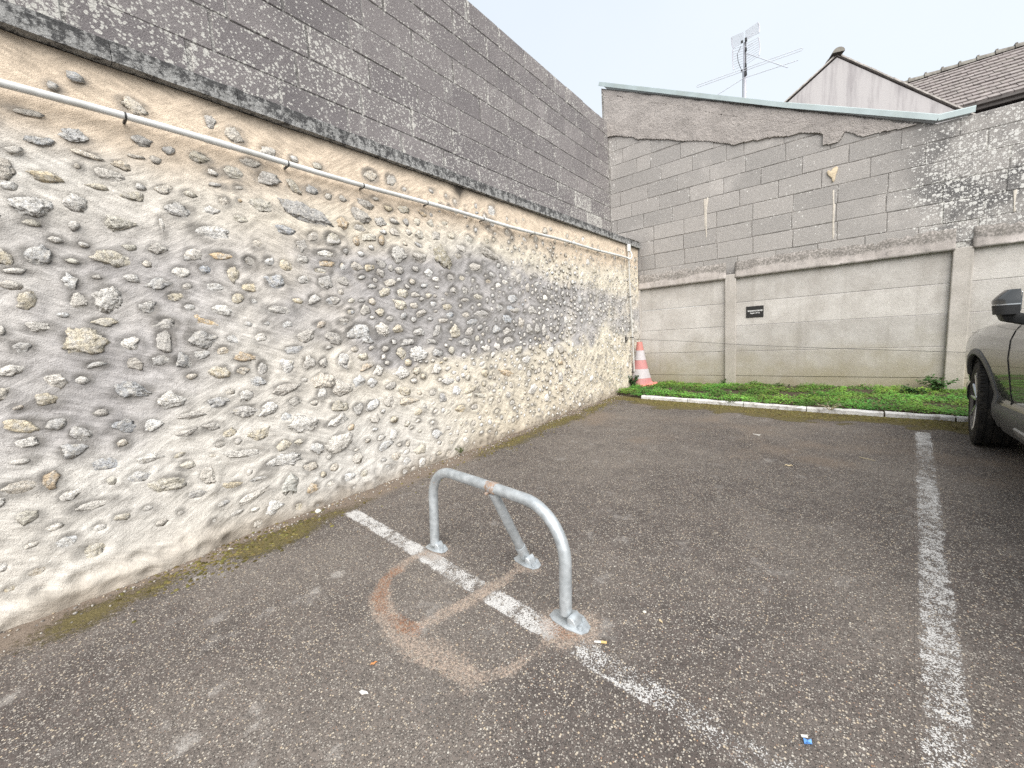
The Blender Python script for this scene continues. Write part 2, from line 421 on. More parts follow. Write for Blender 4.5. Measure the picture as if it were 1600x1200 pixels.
def stained_asphalt(n):
    c, h, dA, dB, ra, rb = asphalt_nodes(n)
    a = n.attr('mask'); x = n.n('ShaderNodeSeparateColor'); n.l(a.outputs['Color'], x.inputs[0])
    sand, moss, rust = x.outputs; dust = a.outputs['Alpha']
    grain = n.noise(95, 4, 0.7)
    sm = n.ss(n.math('ADD', sand, n.math('MULTIPLY', n.math('SUBTRACT', grain, 0.5), 1.1)), 0.30, 0.62)
    c = n.mix(n.math('MULTIPLY', sm, n.math('MULTIPLY', n.math('ADD', n.math('MULTIPLY', n.ss(n.noise(120, 4, .7), .36, .6), .75), .15), n.math('SUBTRACT', 1.0, n.math('MULTIPLY', h, .6)))), c, n.mix(n.noise(160, 3), (0.27, 0.20, 0.155), (0.56, 0.455, 0.37)))
    rm = n.ss(n.math('ADD', rust, n.math('MULTIPLY', n.math('SUBTRACT', grain, 0.5), 1.3)), 0.35, 0.65)
    c = n.mix(n.math('MULTIPLY', rm, n.math('MULTIPLY', n.math('ADD', n.math('MULTIPLY', n.ss(n.noise(110, 4, .7), .38, .6), .8), .15), n.math('SUBTRACT', 1.0, n.math('MULTIPLY', h, .6)))), c, n.mix(n.noise(130, 4, .7), (0.085, 0.042, 0.026), (0.36, 0.175, 0.095)))
    dm = n.ss(n.math('ADD', dust, n.math('MULTIPLY', n.math('SUBTRACT', grain, 0.5), 1.0)), 0.35, 0.7)
    c = n.mix(n.math('MULTIPLY', dm, 0.8), c, n.mix(n.noise(120, 3), (0.13, 0.098, 0.072), (0.30, 0.24, 0.19)))
    mg = n.noise(60, 4, 0.7)
    mm = n.ss(n.math('ADD', moss, n.math('MULTIPLY', n.math('SUBTRACT', mg, 0.5), 1.5)), 0.36, 0.80)
    c = n.mix(n.math('MULTIPLY', mm, 0.92), c, n.mix(n.noise(110, 3), (0.068, 0.055, 0.020), (0.215, 0.178, 0.070)))
    hh = n.math('ADD', h, n.math('MULTIPLY', mm, n.math('MULTIPLY', mg, 3.0)))
    return c, hh, dB, sm
def m_asphalt():
    n = NT('asphalt', 0.9, 0.25)
    c, hh, dB, sm = stained_asphalt(n)
    n.col(c); n.bump(hh, 0.85, 0.006)
    return n.m
def m_paint():
    n = NT('worn_road_paint', 0.85, 0.25)
    c, h, dB, sm = stained_asphalt(n)
    wear = n.attr('wear').outputs['Fac']
    g = n.math('ADD', n.math('MULTIPLY', n.noise(150, 3, 0.6), 0.55), n.math('MULTIPLY', n.noise(22, 4, 0.6), 0.45))
    g = n.math('ADD', g, n.math('MULTIPLY', n.math('SUBTRACT', dB, 0.35), -0.22))
    m = n.math('MULTIPLY', n.ss(n.math('SUBTRACT', g, wear), -0.02, 0.05), n.math('SUBTRACT', 1.0, n.math('MULTIPLY', sm, .55)))
    c = n.mix(n.math('MULTIPLY', m, 0.93), c, n.mix(n.noise(40, 4), (0.48, 0.47, 0.455), (0.65, 0.64, 0.62)))
    n.col(c)
    n.bump(n.math('ADD', h, n.math('MULTIPLY', m, 0.6)), 0.7, 0.006)
    return n.m

MORTAR = m_mortar(); STONE = m_stone()
BLOCK_L = m_block('weathered_block_dark', (0.165, 0.152, 0.156), (0.245, 0.226, 0.224), 0.010, dense_left, grime_left, edgex=.262, edgew=.36)
BLOCK_B = m_block('weathered_block_warm', (0.285, 0.273, 0.262), (0.400, 0.378, 0.358), -0.125, dense_back, grime_back, .4, (0.72, 0.71, 0.68), edgex=.246, edgew=.20)
JOINT_L = m_block('joint_mortar_dark', (0.24, 0.23, 0.225), (0.36, 0.345, 0.335), 0.16, dense_left, grime_left, .8, (0.60, 0.59, 0.55), .75)
JOINT_B = m_block('joint_mortar_warm', (0.25, 0.235, 0.22), (0.37, 0.345, 0.325), -0.03, dense_back, grime_back, .4, (0.60, 0.59, 0.55), .6)
COPING = m_coping(); ROUGHCAST = m_roughcast()
PANEL = m_concrete('panel_concrete', (0.385, 0.362, 0.335), (0.50, 0.478, 0.452), algae=0.85, grit=0.5)
POST = m_concrete('post_concrete', (0.36, 0.335, 0.305), (0.45, 0.42, 0.39), algae=0.45, grit=0.5)
LEDGE = m_concrete('ledge_mortar', (0.34, 0.31, 0.29), (0.44, 0.405, 0.38), grit=0.6, spots=0.3, mossz=1.895)
ASPHALT = m_asphalt(); PAINT = m_paint()

STONES = '''0.326,2.412,0.031,0.026,g 0.255,2.34,0.02,0.025,g 0.834,2.396,0.026,0.046,d 0.161,2.194,0.046,0.013,p 0.181,2.086,0.048,0.02,p 0.098,2.023,0.039,0.02,p 0.314,2.07,0.047,0.013,w 0.52,2.193,0.038,0.025,g 0.632,2.184,0.034,0.024,g 0.756,2.183,0.055,0.026,y 0.497,2.113,0.037,0.013,p 0.57,2.118,0.026,0.021,p 0.176,1.935,0.052,0.031,y 0.386,1.999,0.05,0.029,p 0.436,2.054,0.036,0.025,p 0.281,2.011,0.014,0.014,p 0.339,1.931,0.037,0.016,y 0.494,1.968,0.025,0.021,p 0.577,1.973,0.04,0.024,p 0.694,1.977,0.039,0.022,y 0.814,2.123,0.031,0.02,w 0.914,2.143,0.056,0.035,y 1.093,2.158,0.069,0.037,g 1.25,2.149,0.052,0.037,y 1.373,2.157,0.052,0.035,g 0.932,2.067,0.029,0.018,p 0.816,2.057,0.042,0.013,g 0.457,1.911,0.045,0.02,y 0.842,1.972,0.033,0.03,p 0.928,1.994,0.014,0.012,o 1.04,1.988,0.062,0.052,y 0.122,1.8,0.057,0.046,w 0.254,1.842,0.049,0.044,w 0.623,1.879,0.075,0.044,g 0.775,1.909,0.047,0.023,w 1.307,1.985,0.16,0.067,b 1.564,1.98,0.051,0.046,o 1.671,2.069,0.036,0.063,b 0.377,1.768,0.063,0.041,y 0.233,1.738,0.021,0.025,w 0.548,1.797,0.013,0.045,w 0.92,1.887,0.052,0.024,y 0.765,1.792,0.105,0.041,w 1.165,1.862,0.061,0.041,d 1.482,1.851,0.073,0.045,g 0.165,1.665,0.027,0.019,w 0.253,1.65,0.022,0.013,g 0.411,1.66,0.037,0.019,y 0.106,1.588,0.048,0.043,g 0.207,1.574,0.028,0.015,y 0.339,1.604,0.062,0.037,y 0.512,1.662,0.035,0.028,d 0.661,1.657,0.047,0.036,w 0.795,1.66,0.06,0.028,o 0.929,1.648,0.036,0.033,d 1.04,1.653,0.038,0.034,w 1.405,1.743,0.079,0.029,w 1.254,1.682,0.051,0.029,g 1.396,1.674,0.063,0.03,o 0.065,1.87,0.027,0.022,w 0.011,1.568,0.024,0.032,y 0.638,1.635,0.029,0.018,g 0.463,1.586,0.021,0.022,p 0.59,1.557,0.043,0.029,w 0.706,1.579,0.031,0.027,d 0.838,1.565,0.045,0.051,y 0.929,1.645,0.036,0.033,d 1.137,1.638,0.054,0.042,y 1.359,1.628,0.054,0.022,y 1.518,1.673,0.025,0.031,p 1.632,1.684,0.054,0.04,g 0.034,1.516,0.033,0.012,w 0.19,1.479,0.024,0.035,w 0.276,1.503,0.022,0.013,g 0.398,1.509,0.033,0.022,w 0.498,1.487,0.045,0.029,d 0.612,1.476,0.024,0.021,g 0.745,1.486,0.053,0.028,w 0.909,1.491,0.048,0.033,y 0.842,1.423,0.04,0.039,y 0.305,1.411,0.058,0.059,w 0.019,1.454,0.039,0.019,g 0.05,1.393,0.031,0.043,y 0.558,1.426,0.038,0.021,y 0.613,1.37,0.034,0.024,g 0.437,1.363,0.035,0.034,g 0.75,1.356,0.06,0.038,w 1.054,1.359,0.099,0.035,d 1.184,1.414,0.036,0.022,y 1.288,1.429,0.045,0.038,g 1.429,1.428,0.053,0.035,d 1.546,1.347,0.035,0.024,d 0.145,1.328,0.024,0.013,w 0.263,1.293,0.042,0.019,y 0.062,1.276,0.045,0.02,p 0.497,1.284,0.05,0.032,d 0.672,1.287,0.072,0.022,o 0.88,1.273,0.036,0.02,g 0.978,1.271,0.032,0.024,g 1.096,1.266,0.041,0.025,g 1.321,1.262,0.051,0.023,o 1.494,1.278,0.043,0.028,d -0.038,1.26,0.012,0.024,w 0.191,1.205,0.069,0.063,y 0.346,1.183,0.045,0.042,w 0.481,1.196,0.036,0.065,g 0.635,1.201,0.066,0.05,b 0.782,1.187,0.034,0.039,p 0.936,1.191,0.05,0.041,w 1.205,1.182,0.081,0.045,d 1.405,1.173,0.058,0.04,d 1.543,1.184,0.062,0.049,d 0.004,1.191,0.028,0.027,g 1.108,1.095,0.07,0.033,d 1.347,1.097,0.032,0.016,d 1.547,1.076,0.036,0.025,p 0.837,1.077,0.059,0.027,o 0.349,1.086,0.033,0.034,d 0.449,1.092,0.045,0.023,g 0.542,1.077,0.041,0.04,b 0.216,1.091,0.034,0.016,g 0.918,1,0.031,0.049,d 0.697,0.995,0.051,0.042,y 0.809,0.996,0.035,0.027,p 1.067,0.992,0.048,0.051,w 1.201,1.001,0.045,0.057,w 1.294,0.992,0.031,0.039,p 1.443,1.007,0.043,0.061,d -0.037,1.097,0.036,0.024,w 0.078,1.037,0.037,0.031,w 0.16,1.028,0.029,0.024,w 0.884,0.928,0.046,0.031,g 0.572,0.994,0.03,0.019,p 0.322,0.95,0.075,0.039,b 1.042,0.852,0.089,0.039,d 1.279,0.868,0.063,0.063,w 1.401,0.802,0.076,0.073,w 1.269,0.79,0.047,0.039,w 0.04,0.952,0.043,0.03,y -0.042,0.932,0.018,0.012,o 0.664,0.833,0.059,0.035,d 0.469,0.867,0.065,0.048,w 0.813,0.848,0.047,0.034,w 1.072,0.761,0.042,0.029,p 1.207,0.73,0.038,0.023,p 0.789,0.756,0.083,0.032,d 0.544,0.778,0.07,0.023,d 0.922,0.744,0.064,0.049,w -0.043,0.852,0.059,0.025,y 0.267,0.783,0.053,0.033,d 0.378,0.764,0.044,0.029,w 0.492,0.688,0.053,0.023,d 0.625,0.696,0.048,0.028,d 0.203,0.858,0.03,0.024,d 0.125,0.771,0.04,0.037,d 0.094,0.7,0.046,0.034,d -0.033,0.774,0.035,0.024,w 1.1,0.588,0.116,0.05,w 1.338,0.567,0.083,0.039,w 1.449,0.501,0.036,0.025,o 0.852,0.588,0.069,0.041,y 0.252,0.7,0.024,0.028,p 0.731,0.579,0.029,0.027,d 0.983,0.495,0.061,0.035,y 1.066,0.489,0.036,0.03,y 1.19,0.417,0.047,0.043,w 1.352,0.415,0.102,0.064,w 0.18,0.604,0.054,0.028,d 0.333,0.589,0.057,0.024,w 0.488,0.512,0.042,0.024,y 0.603,0.53,0.027,0.019,p 0.767,0.496,0.107,0.03,w 0.956,0.39,0.135,0.038,w 1.13,0.298,0.061,0.037,p 0.288,0.513,0.059,0.032,d 0.192,0.522,0.027,0.028,y -0,0.588,0.033,0.041,o 0.383,0.432,0.074,0.052,y 0.566,0.415,0.042,0.066,w -0.084,0.586,0.062,0.031,p 0.675,0.33,0.068,0.02,y 0.991,0.234,0.063,0.075,y 0.804,0.321,0.062,0.017,p 0.504,0.331,0.046,0.03,d 0.055,0.498,0.039,0.025,w 0.78,0.228,0.086,0.026,w 0.618,0.233,0.044,0.02,g 0.298,0.334,0.035,0.022,g 0.205,0.33,0.041,0.019,y -0.082,0.441,0.038,0.029,y 0.421,0.259,0.019,0.018,p 0.675,0.154,0.046,0.015,p 0.867,0.113,0.053,0.05,w 1.126,0.147,0.046,0.038,o 1.234,0.134,0.049,0.021,w 1.387,0.14,0.053,0.041,w 0.338,0.237,0.036,0.022,p 0.117,0.424,0.075,0.025,p 1.783,2.147,0.075,0.039,d 1.708,2.059,0.073,0.047,g 1.96,2.161,0.041,0.029,y 2.1,2.181,0.055,0.034,y 2.122,2.084,0.039,0.035,b 1.875,2.041,0.05,0.037,p 2.238,2.104,0.041,0.041,y 2.385,2.111,0.05,0.037,y 2.011,2.068,0.042,0.03,g 2.296,2.188,0.048,0.022,o 2.001,1.985,0.053,0.034,p 1.687,1.968,0.05,0.031,p 1.476,1.849,0.077,0.053,y 1.657,1.867,0.031,0.04,o 1.868,1.9,0.03,0.046,o 2.249,1.996,0.06,0.036,y 2.432,2.014,0.071,0.037,g 2.615,2.041,0.07,0.039,y 2.835,2.053,0.069,0.041,y 3.111,2.071,0.051,0.044,y 2.748,1.948,0.089,0.046,g 2.232,1.911,0.047,0.018,d 2.023,1.813,0.092,0.066,p 2.239,1.81,0.09,0.055,b 2.495,1.833,0.121,0.098,m 2.68,1.868,0.058,0.041,g 3.131,1.94,0.2,0.064,b 2.899,1.791,0.104,0.059,d 1.407,1.742,0.079,0.025,y 1.415,1.682,0.064,0.018,d 1.52,1.669,0.03,0.031,w 1.616,1.678,0.049,0.032,d 1.735,1.68,0.057,0.033,y 1.828,1.654,0.05,0.03,d 1.361,1.624,0.062,0.018,y 2.008,1.683,0.043,0.035,d 2.31,1.684,0.05,0.038,w 2.386,1.641,0.052,0.024,w 2.558,1.669,0.063,0.04,d 2.716,1.67,0.06,0.031,y 1.515,1.561,0.051,0.028,d 1.91,1.574,0.062,0.026,p 2.132,1.602,0.04,0.028,p 1.423,1.424,0.061,0.035,d 1.558,1.429,0.031,0.02,y 1.732,1.425,0.034,0.034,w 1.849,1.497,0.056,0.03,y 2.018,1.499,0.077,0.032,y 2.142,1.491,0.047,0.023,g 2.587,1.553,0.057,0.041,d 2.748,1.556,0.053,0.042,d 2.915,1.502,0.098,0.038,y 2.287,1.491,0.038,0.034,y 2.342,1.42,0.045,0.029,w 1.976,1.416,0.065,0.041,y 2.12,1.401,0.047,0.028,p 2.485,1.397,0.062,0.036,y 2.723,1.464,0.076,0.021,g 1.791,1.347,0.045,0.03,y 1.539,1.346,0.035,0.024,y 2.532,1.325,0.056,0.031,d 2.184,1.341,0.06,0.029,d 1.488,1.278,0.051,0.028,g 1.876,1.294,0.042,0.027,d 2.288,1.286,0.038,0.02,d 2.43,1.275,0.068,0.025,d 2.823,1.255,0.08,0.038,d 2.962,1.336,0.126,0.045,d 2.737,1.325,0.054,0.032,p 1.941,1.214,0.06,0.036,y 1.794,1.213,0.076,0.053,w 1.602,1.202,0.11,0.075,w 2.152,1.179,0.06,0.038,g 2.353,1.182,0.053,0.05,d 2.563,1.173,0.086,0.063,y 2.749,1.152,0.078,0.044,d 2.038,1.099,0.08,0.033,d 2.278,1.094,0.064,0.025,d 2.693,1.067,0.092,0.043,d 3.17,1.165,0.073,0.059,d 3.338,1.15,0.078,0.049,d 3.756,1.155,0.09,0.065,d 3.917,1.15,0.071,0.067,d 4.062,1.146,0.062,0.069,d 3.347,1.052,0.118,0.049,g 1.445,1.005,0.055,0.057,w 1.605,1.008,0.042,0.034,y 1.625,0.937,0.057,0.025,o 2.12,1.002,0.084,0.058,w 2.33,0.986,0.066,0.035,g 1.94,0.849,0.072,0.046,w 2.09,0.851,0.048,0.034,y 1.547,0.835,0.055,0.042,w 1.832,0.761,0.053,0.027,g 2.349,0.573,0.061,0.052,d 2.3,0.837,0.052,0.04,w 3.271,0.698,0.145,0.041,o 2.974,0.983,0.069,0.034,w 2.508,0.994,0.043,0.042,y 2.686,0.595,0.094,0.049,y 2.838,0.515,0.1,0.038,y 1.968,0.608,0.091,0.036,p 2.546,0.431,0.089,0.042,y 2.745,0.416,0.081,0.044,p 3.077,0.305,0.055,0.029,y 2.906,0.828,0.05,0.034,w 4.187,0.859,0.105,0.057,w 4.432,0.87,0.085,0.059,p 4.416,0.709,0.056,0.037,o 4.412,0.365,0.071,0.045,o 3.654,0.807,0.11,0.052,w 3.517,0.934,0.084,0.051,y 3.775,0.444,0.093,0.081,w 3.481,1.374,0.101,0.037,d 3.251,1.396,0.074,0.047,d 3.404,1.398,0.079,0.043,d 3.239,1.63,0.064,0.035,w 3.356,1.672,0.067,0.029,w 3.083,1.666,0.052,0.028,p 3.475,1.509,0.12,0.049,d 3.352,1.276,0.087,0.061,d 3.824,1.376,0.091,0.052,d'''

# ------------------------------------------------------------------ ground
def seg_dist(X, Y, pts):
    d = np.full(X.shape, 9.0); t = np.zeros(X.shape); L = 0; tot = sum(math.dist(a, b) for a, b in zip(pts, pts[1:]))
    for (ax, ay), (bx, by) in zip(pts, pts[1:]):
        l = math.dist((ax, ay), (bx, by))
        u = np.clip(((X-ax)*(bx-ax)+(Y-ay)*(by-ay))/l**2, 0, 1)
        q = np.hypot(X-ax-u*(bx-ax), Y-ay-u*(by-ay)); m = q < d
        d = np.where(m, q, d); t = np.where(m, (L+u*l)/tot, t); L += l
    return d, t
def kerb_y(x): return np.where(np.asarray(x) < -0.15, 5.575-0.137*(np.asarray(x)+0.15), 5.575-0.083*(np.asarray(x)+0.15))
def axis(lo, hi, step, far):
    a = list(np.arange(lo, hi, step)); k = step; v = a[-1]
    while v < far: k *= 1.45; v += k; a.append(v)
    k = step; v = a[0]; b = []
    while v > -far: k *= 1.45; v -= k; b.append(v)
    return np.array(b[::-1]+a)
gx = axis(-2.9, 1.7, 0.022, 90); gy = axis(-0.2, 6.1, 0.022, 90)
X, Y = np.meshgrid(gx, gy, indexing='ij'); X = X.ravel(); Y = Y.ravel()
near = sst(np.hypot(X+0.5, Y-3), 14, 8)
Z = (fbm(X, Y, 0.7, 3, 3)*0.010+fbm(X, Y, 9, 2, 5)*0.0015)*near
RING = [(-1.60, 1.19), (-1.615, 1.06), (-1.585, .93), (-1.50, .825), (-1.385, .778), (-1.19, .752), (-1.0, .745), (-.87, .77), (-.785, .86), (-.752, .98), (-.75, 1.13)]
MID = [(-1.10, 1.365), (-1.125, 1.116), (-1.165, .93), (-1.21, .80)]
FEET = [(-1.592, 1.225), (-1.117, 1.388), (-0.754, 1.16)]
def ground_mask(X, Y):
    d1, t1 = seg_dist(X, Y, RING); d2, t2 = seg_dist(X, Y, MID)
    wob = fbm(X, Y, 14, 3, 9)
    wid = 0.036+0.022*np.exp(-((t1-.42)/.22)**2)
    sand = np.exp(-(d1/wid)**2)*(0.86-0.30*sst(t1, .68, .78)+0.15*sst(t1, .9, 1.0))
    sand = np.maximum(sand, np.exp(-(d2/0.038)**2)*0.80)
    for k, (fx, fy) in enumerate(FEET):
        sand = np.maximum(sand, np.exp(-(np.hypot((X-fx-0.03), (Y-fy+0.02))/(0.085 if k != 2 else 0.125))**2)*1.0)
    sand = np.maximum(sand, 0.50*np.exp(-(np.hypot((X+1.10)/.40, (Y-.79)/.11))**2))
    sand = np.maximum(sand, .34*np.exp(-(d1/.085)**2)); sand = sand*.95+wob*0.30
    rust = np.exp(-(d1/0.040)**2)*(np.exp(-((t1-.185)/.085)**2)*0.95+np.exp(-((t1-.31)/.09)**2)*0.62)
    rust = np.maximum(rust, 0.95*np.exp(-(np.hypot((X+1.255)/.12, (Y-.79)/.042))**2))
    rust = np.maximum(rust, 0.66*np.exp(-(np.hypot((X+.74)/.10, (Y-1.10)/.05))**2))
    rust += wob*0.28
    wallD = X-XW
    n1 = fbm(X, Y, 2.2, 4, 21); n2 = fbm(X, Y, 6, 3, 22)
    along = 0.50*np.exp(-((Y-.62)/.45)**2)+0.34*np.exp(-((Y-4.4)/1.3)**2)+0.28*np.exp(-((Y-2.9)/.3)**2)+.12
    off = 0.20+0.0*Y
    moss = np.exp(-((wallD-off-.06*np.exp(-((Y-.6)/.4)**2))/(.15+.05*np.exp(-((Y-.6)/.4)**2)))**2)*(along+0.34)+n1*0.75+n2*0.35-0.1
    moss *= sst(wallD, 0.0, .08)*sst(-wallD, -.50, -.32)
    kd = kerb_y(X)-Y                                          # distance in front of the kerb
    wdt = 0.33+0.25*np.exp(-((X+.35)/.55)**2)+0.24*np.exp(-((X-1.0)/.5)**2)+0.22*np.exp(-((X+1.6)/.5)**2)
    mk = sst(wdt+n2*0.25-kd, -.10, .12)*sst(kd, -.2, -.05)*(X > -2.7)*(X < 6)
    moss = np.maximum(moss, mk*0.95)
    dust = np.exp(-(np.maximum(wallD-.06, 0)/.22)**2)*1.05+n1*0.35
    dust = np.maximum(dust, .40*sst(Y, 2.6, 4.4)*(X > -2.7)*(X < 1.2)+n1*.45)
    dust = np.maximum(dust, sst(wdt+.25-kd, -.1, .25)*0.35*(kd > -.3)+n1*.2)
    C_ = np.stack([np.clip(sand, 0, 1), np.clip(moss, 0, 1), np.clip(rust, 0, 1), np.clip(dust, 0, 1)], 1)
    far_ = (np.abs(X) > 7) | (Y < -3) | (Y > 8)
    C_[far_] = 0
    return C_
C = ground_mask(X, Y)
ground = np_mesh('ground', np.stack([X, Y, Z], 1), grid_faces(len(gx), len(gy)), ASPHALT, col=None)
set_col(ground.data, C, 'mask')
tag(ground, kind='structure')
def gz(x, y): return float((fbm(np.array([x]), np.array([y]), 0.7, 3, 3)[0]*0.010+fbm(np.array([x]), np.array([y]), 9, 2, 5)[0]*0.0015))

def paint_strip(name, a, b, w, wear_fn, n=160, m=8, edge=0.006):
    a = np.array(a); b = np.array(b); e = (b-a)/np.linalg.norm(b-a); p = np.array([-e[1], e[0]])
    u = np.linspace(0, 1, n); v = np.linspace(-.5, .5, m)
    U, Vv = np.meshgrid(u, v, indexing='ij'); U = U.ravel(); Vv = Vv.ravel()
    wd = w(U) if callable(w) else w
    px = a[0]+U*(b[0]-a[0])+p[0]*Vv*wd; py = a[1]+U*(b[1]-a[1])+p[1]*Vv*wd
    z = fbm(px, py, 0.7, 3, 3)*0.010+fbm(px, py, 9, 2, 5)*0.0015+0.0007
    o = np_mesh(name, np.stack([px, py, z], 1), grid_faces(n, m), PAINT)
    # wear: 0 intact .. 1 gone, always gone right at the rim so the outline is ragged
    W = wear_fn(U, Vv, px, py)+sst(np.abs(Vv)+.08*fbm(px, py, 18, 3, 37), 0.34, 0.5)*0.30
    at = o.data.attributes.new('wear', 'FLOAT', 'POINT'); at.data.foreach_set('value', W.astype(np.float32))
    set_col(o.data, ground_mask(px, py), 'mask')
    return tag(o, kind='structure')
def wear_cross(U, V, px, py):
    x = px
    w = 0.388+0.09*fbm(px, py, 7, 3, 31)
    w += 0.12*np.exp(-((x+1.60)/.05)**2)+0.24*np.exp(-((x+1.135)/.035)**2)+0.05*np.exp(-((x+1.35)/.12)**2)+0.28*np.exp(-((x+.70)/.045)**2)
    w += 0.06*np.exp(-((x+1.9)/.1)**2)
    w += sst(x, -.72, -.50)*0.075+sst(x, -.5, .1)*0.07+sst(-x, 2.40, 2.50)*.2
    w += 0.07*(V < -.25)*(x > -.6)*-1
    return w
paint_strip('bay_line', (-2.46, 1.225), (0.35, 0.985), lambda U: 0.105+0.02*U, wear_cross, 260, 9)
def wear_long(U, V, px, py):
    return 0.445+0.06*fbm(px, py, 4, 3, 33)+0.05*np.exp(-((py-3.8)/.25)**2)-0.07*sst(py, 4.2, 4.9)+0.02*sst(-py, -1.8, -1.2)
paint_strip('bay_line', (0.700, 4.90), (0.112, 0.0), 0.118, wear_long, 320, 9)

# ------------------------------------------------------------------ planted strip, kerb
SOIL = m_simple('strip_soil', (0.075, 0.060, 0.042), 0.95, 0.1, var=0.4, scale=30, bump=0.8, bscale=50)
sx = np.linspace(-2.72, 7.5, 130); sv = np.linspace(0, 1, 22)
A_, B_ = np.meshgrid(sx, sv, indexing='ij'); A_ = A_.ravel(); B_ = B_.ravel()
ky = np.where(A_ < -2.2, kerb_y(-2.2)+(A_+2.2)*-0.35, kerb_y(A_))+0.05
yy = ky+(7.36-ky)*B_
zz = 0.012+0.032*sst(B_, 0, .12)+fbm(A_, yy, 3, 3, 41)*0.018
strip = np_mesh('planting_strip', np.stack([A_, yy, zz], 1), grid_faces(130, 22), SOIL); tag(strip, kind='structure')
WHITEWASH = m_simple('kerb_paint', (0.66, 0.65, 0.63), 0.85, 0.2, var=0.12, scale=14, bump=0.5, bscale=60, dirt=(0.20, 0.18, 0.15), dirtamt=0.75)
kerb = MB(); kroot = None
xs_k = [-2.22, -1.72, -1.02, -0.33, 0.36, 1.02]
kerb_core = MB()
kpts = [(x, float(kerb_y(np.array(x)))) for x in (-2.20, -1.5, -.8, -.15, .5, 1.0, 2.0, 3.2, 4.4)]
for (x0, y0), (x1, y1) in zip(kpts, kpts[1:]):
    kerb_core.prism([(0, -0.05), (1, -0.05), (1, 0.028), (0, 0.028)], 0.012, 0.068, lambda u, v, w, x0=x0, y0=y0, x1=x1, y1=y1: (x0+u*(x1-x0), y0+u*(y1-y0)+w, v))
kroot = kerb_core.build('kerb', SOIL); tag(kroot, kind='structure')
for i, ((x0, y0), (x1, y1)) in enumerate(zip(kpts, kpts[1:])):
    L = math.hypot(x1-x0, y1-y0); g = 0.004 if i != 4 else 0.010
    nseg = 7; V = []; F = []
    prof = [(-0.0, -.03), (0.0, .036), (.010, .047), (.068, .048), (.080, .038), (.080, -.03)]
    for s in range(nseg):
        u = (g + s/(nseg-1)*(L-2*g))/L
        for (w, z) in prof:
            jx = rnd.uniform(-.004, .004); V.append((x0+u*(x1-x0), y0+u*(y1-y0)+w+jx, z+rnd.uniform(-.006, .003)))
    k = len(prof)
    for s in range(nseg-1):
        for q in range(k-1): F.append((s*k+q, s*k+q+1, (s+1)*k+q+1, (s+1)*k+q))
    F.append(tuple(range(k-1, -1, -1))); F.append(tuple((nseg-1)*k+q for q in range(k)))
    mesh_obj('kerb_stone', V, F, WHITEWASH, kroot)

# ------------------------------------------------------------------ old rubble stone wall
swall = thing('stone_wall', 'old rubble stone wall in pale lime mortar, with a lichened coping, on the left of the bay', 'wall', (XW, 0, 0))
core = MB().box(((XU+XW-.05)/2, 2.15, 1.255), (XW-.05-XU, 10.28, 2.51)).build('wall_core', MORTAR); keep(core, swall)
set_col(core.data, np.tile([[.5, .46, .4]], (8, 1)))
SPAL = {'g': (.49, .472, .445), 'd': (.45, .437, .42), 'y': (.55, .505, .41), 'o': (.53, .42, .29), 'w': (.67, .65, .615), 'b': (.40, .394, .385), 'p': (.56, .52, .46), 'm': (.32, .29, .22)}
stones = []
for t in STONES.split():
    y, z, a, b, c = t.split(',')
    stones.append([float(y), float(z), float(a), float(b), c, False])
def stain_bounds(y):
    zl = np.interp(y, [-1, 0, .4, .8, 1.3, 2.5, 4, 5, 6.5, 7.3], [.74, .70, .80, 1.02, 1.12, 1.15, 1.12, 1.06, .98, .95])
    zu = np.interp(y, [-1, 0, 1, 2, 3, 4.5, 6, 7.3], [1.78, 1.78, 1.80, 1.86, 1.92, 1.82, 1.70, 1.6])
    it = np.interp(y, [-1, 0, 1, 1.8, 3, 5, 7.3], [.46, .46, .52, .85, 1.0, .92, .75])
    return zl, zu, it
# loose cells so that fill stones never sit on each other
occ = {}
def fits(y, z, a, b):
    for cy in range(int((y-.25)*4), int((y+.25)*4)+1):
        for cz in range(int((z-.25)*4), int((z+.25)*4)+1):
            for s in occ.get((cy, cz), ()):
                if ((s[0]-y)/(s[2]+a+.006))**2+((s[1]-z)/(s[3]+b+.006))**2 < 1: return False
    return True
def put(s): occ.setdefault((int(s[0]*4), int(s[1]*4)), []).append(s)
for s in stones: put(s)
r_ = random.Random(5); tries = 0; nfill = 0
while nfill < 1500 and tries < 60000:
    tries += 1
    y = r_.uniform(-1.45, 7.2); z = r_.uniform(.02, 2.40)
    dens = (0.30 if y < 1.6 else 0.75 if y < 2.6 else 1.0)*(1.0 if z < 1.95 else 0.25 if z > 2.2 else .55)
    if y < -.2: dens = .8
    if z < .16: dens = .9
    if z < .75 and y < 2.0: dens = max(dens, .30)
    if r_.random() > dens: continue
    a = min(.10, .016+abs(r_.gauss(0, .022))+(.012 if y < 2 else .006)); b = a*r_.uniform(.45, 1.0)
    if y > 2.6: a *= .9; b = a*r_.uniform(.6, 1.15)
    if not fits(y, z, a, b): continue
    zl, zu, it = stain_bounds(y)
    pal = 'ddgggwwb' if zl < z < zu and y > 1.0 else 'wwwgyppypw' if z < zl else 'gpypwp'
    s = [y, z, a, b, r_.choice(pal), True]; stones.append(s); put(s); nfill += 1
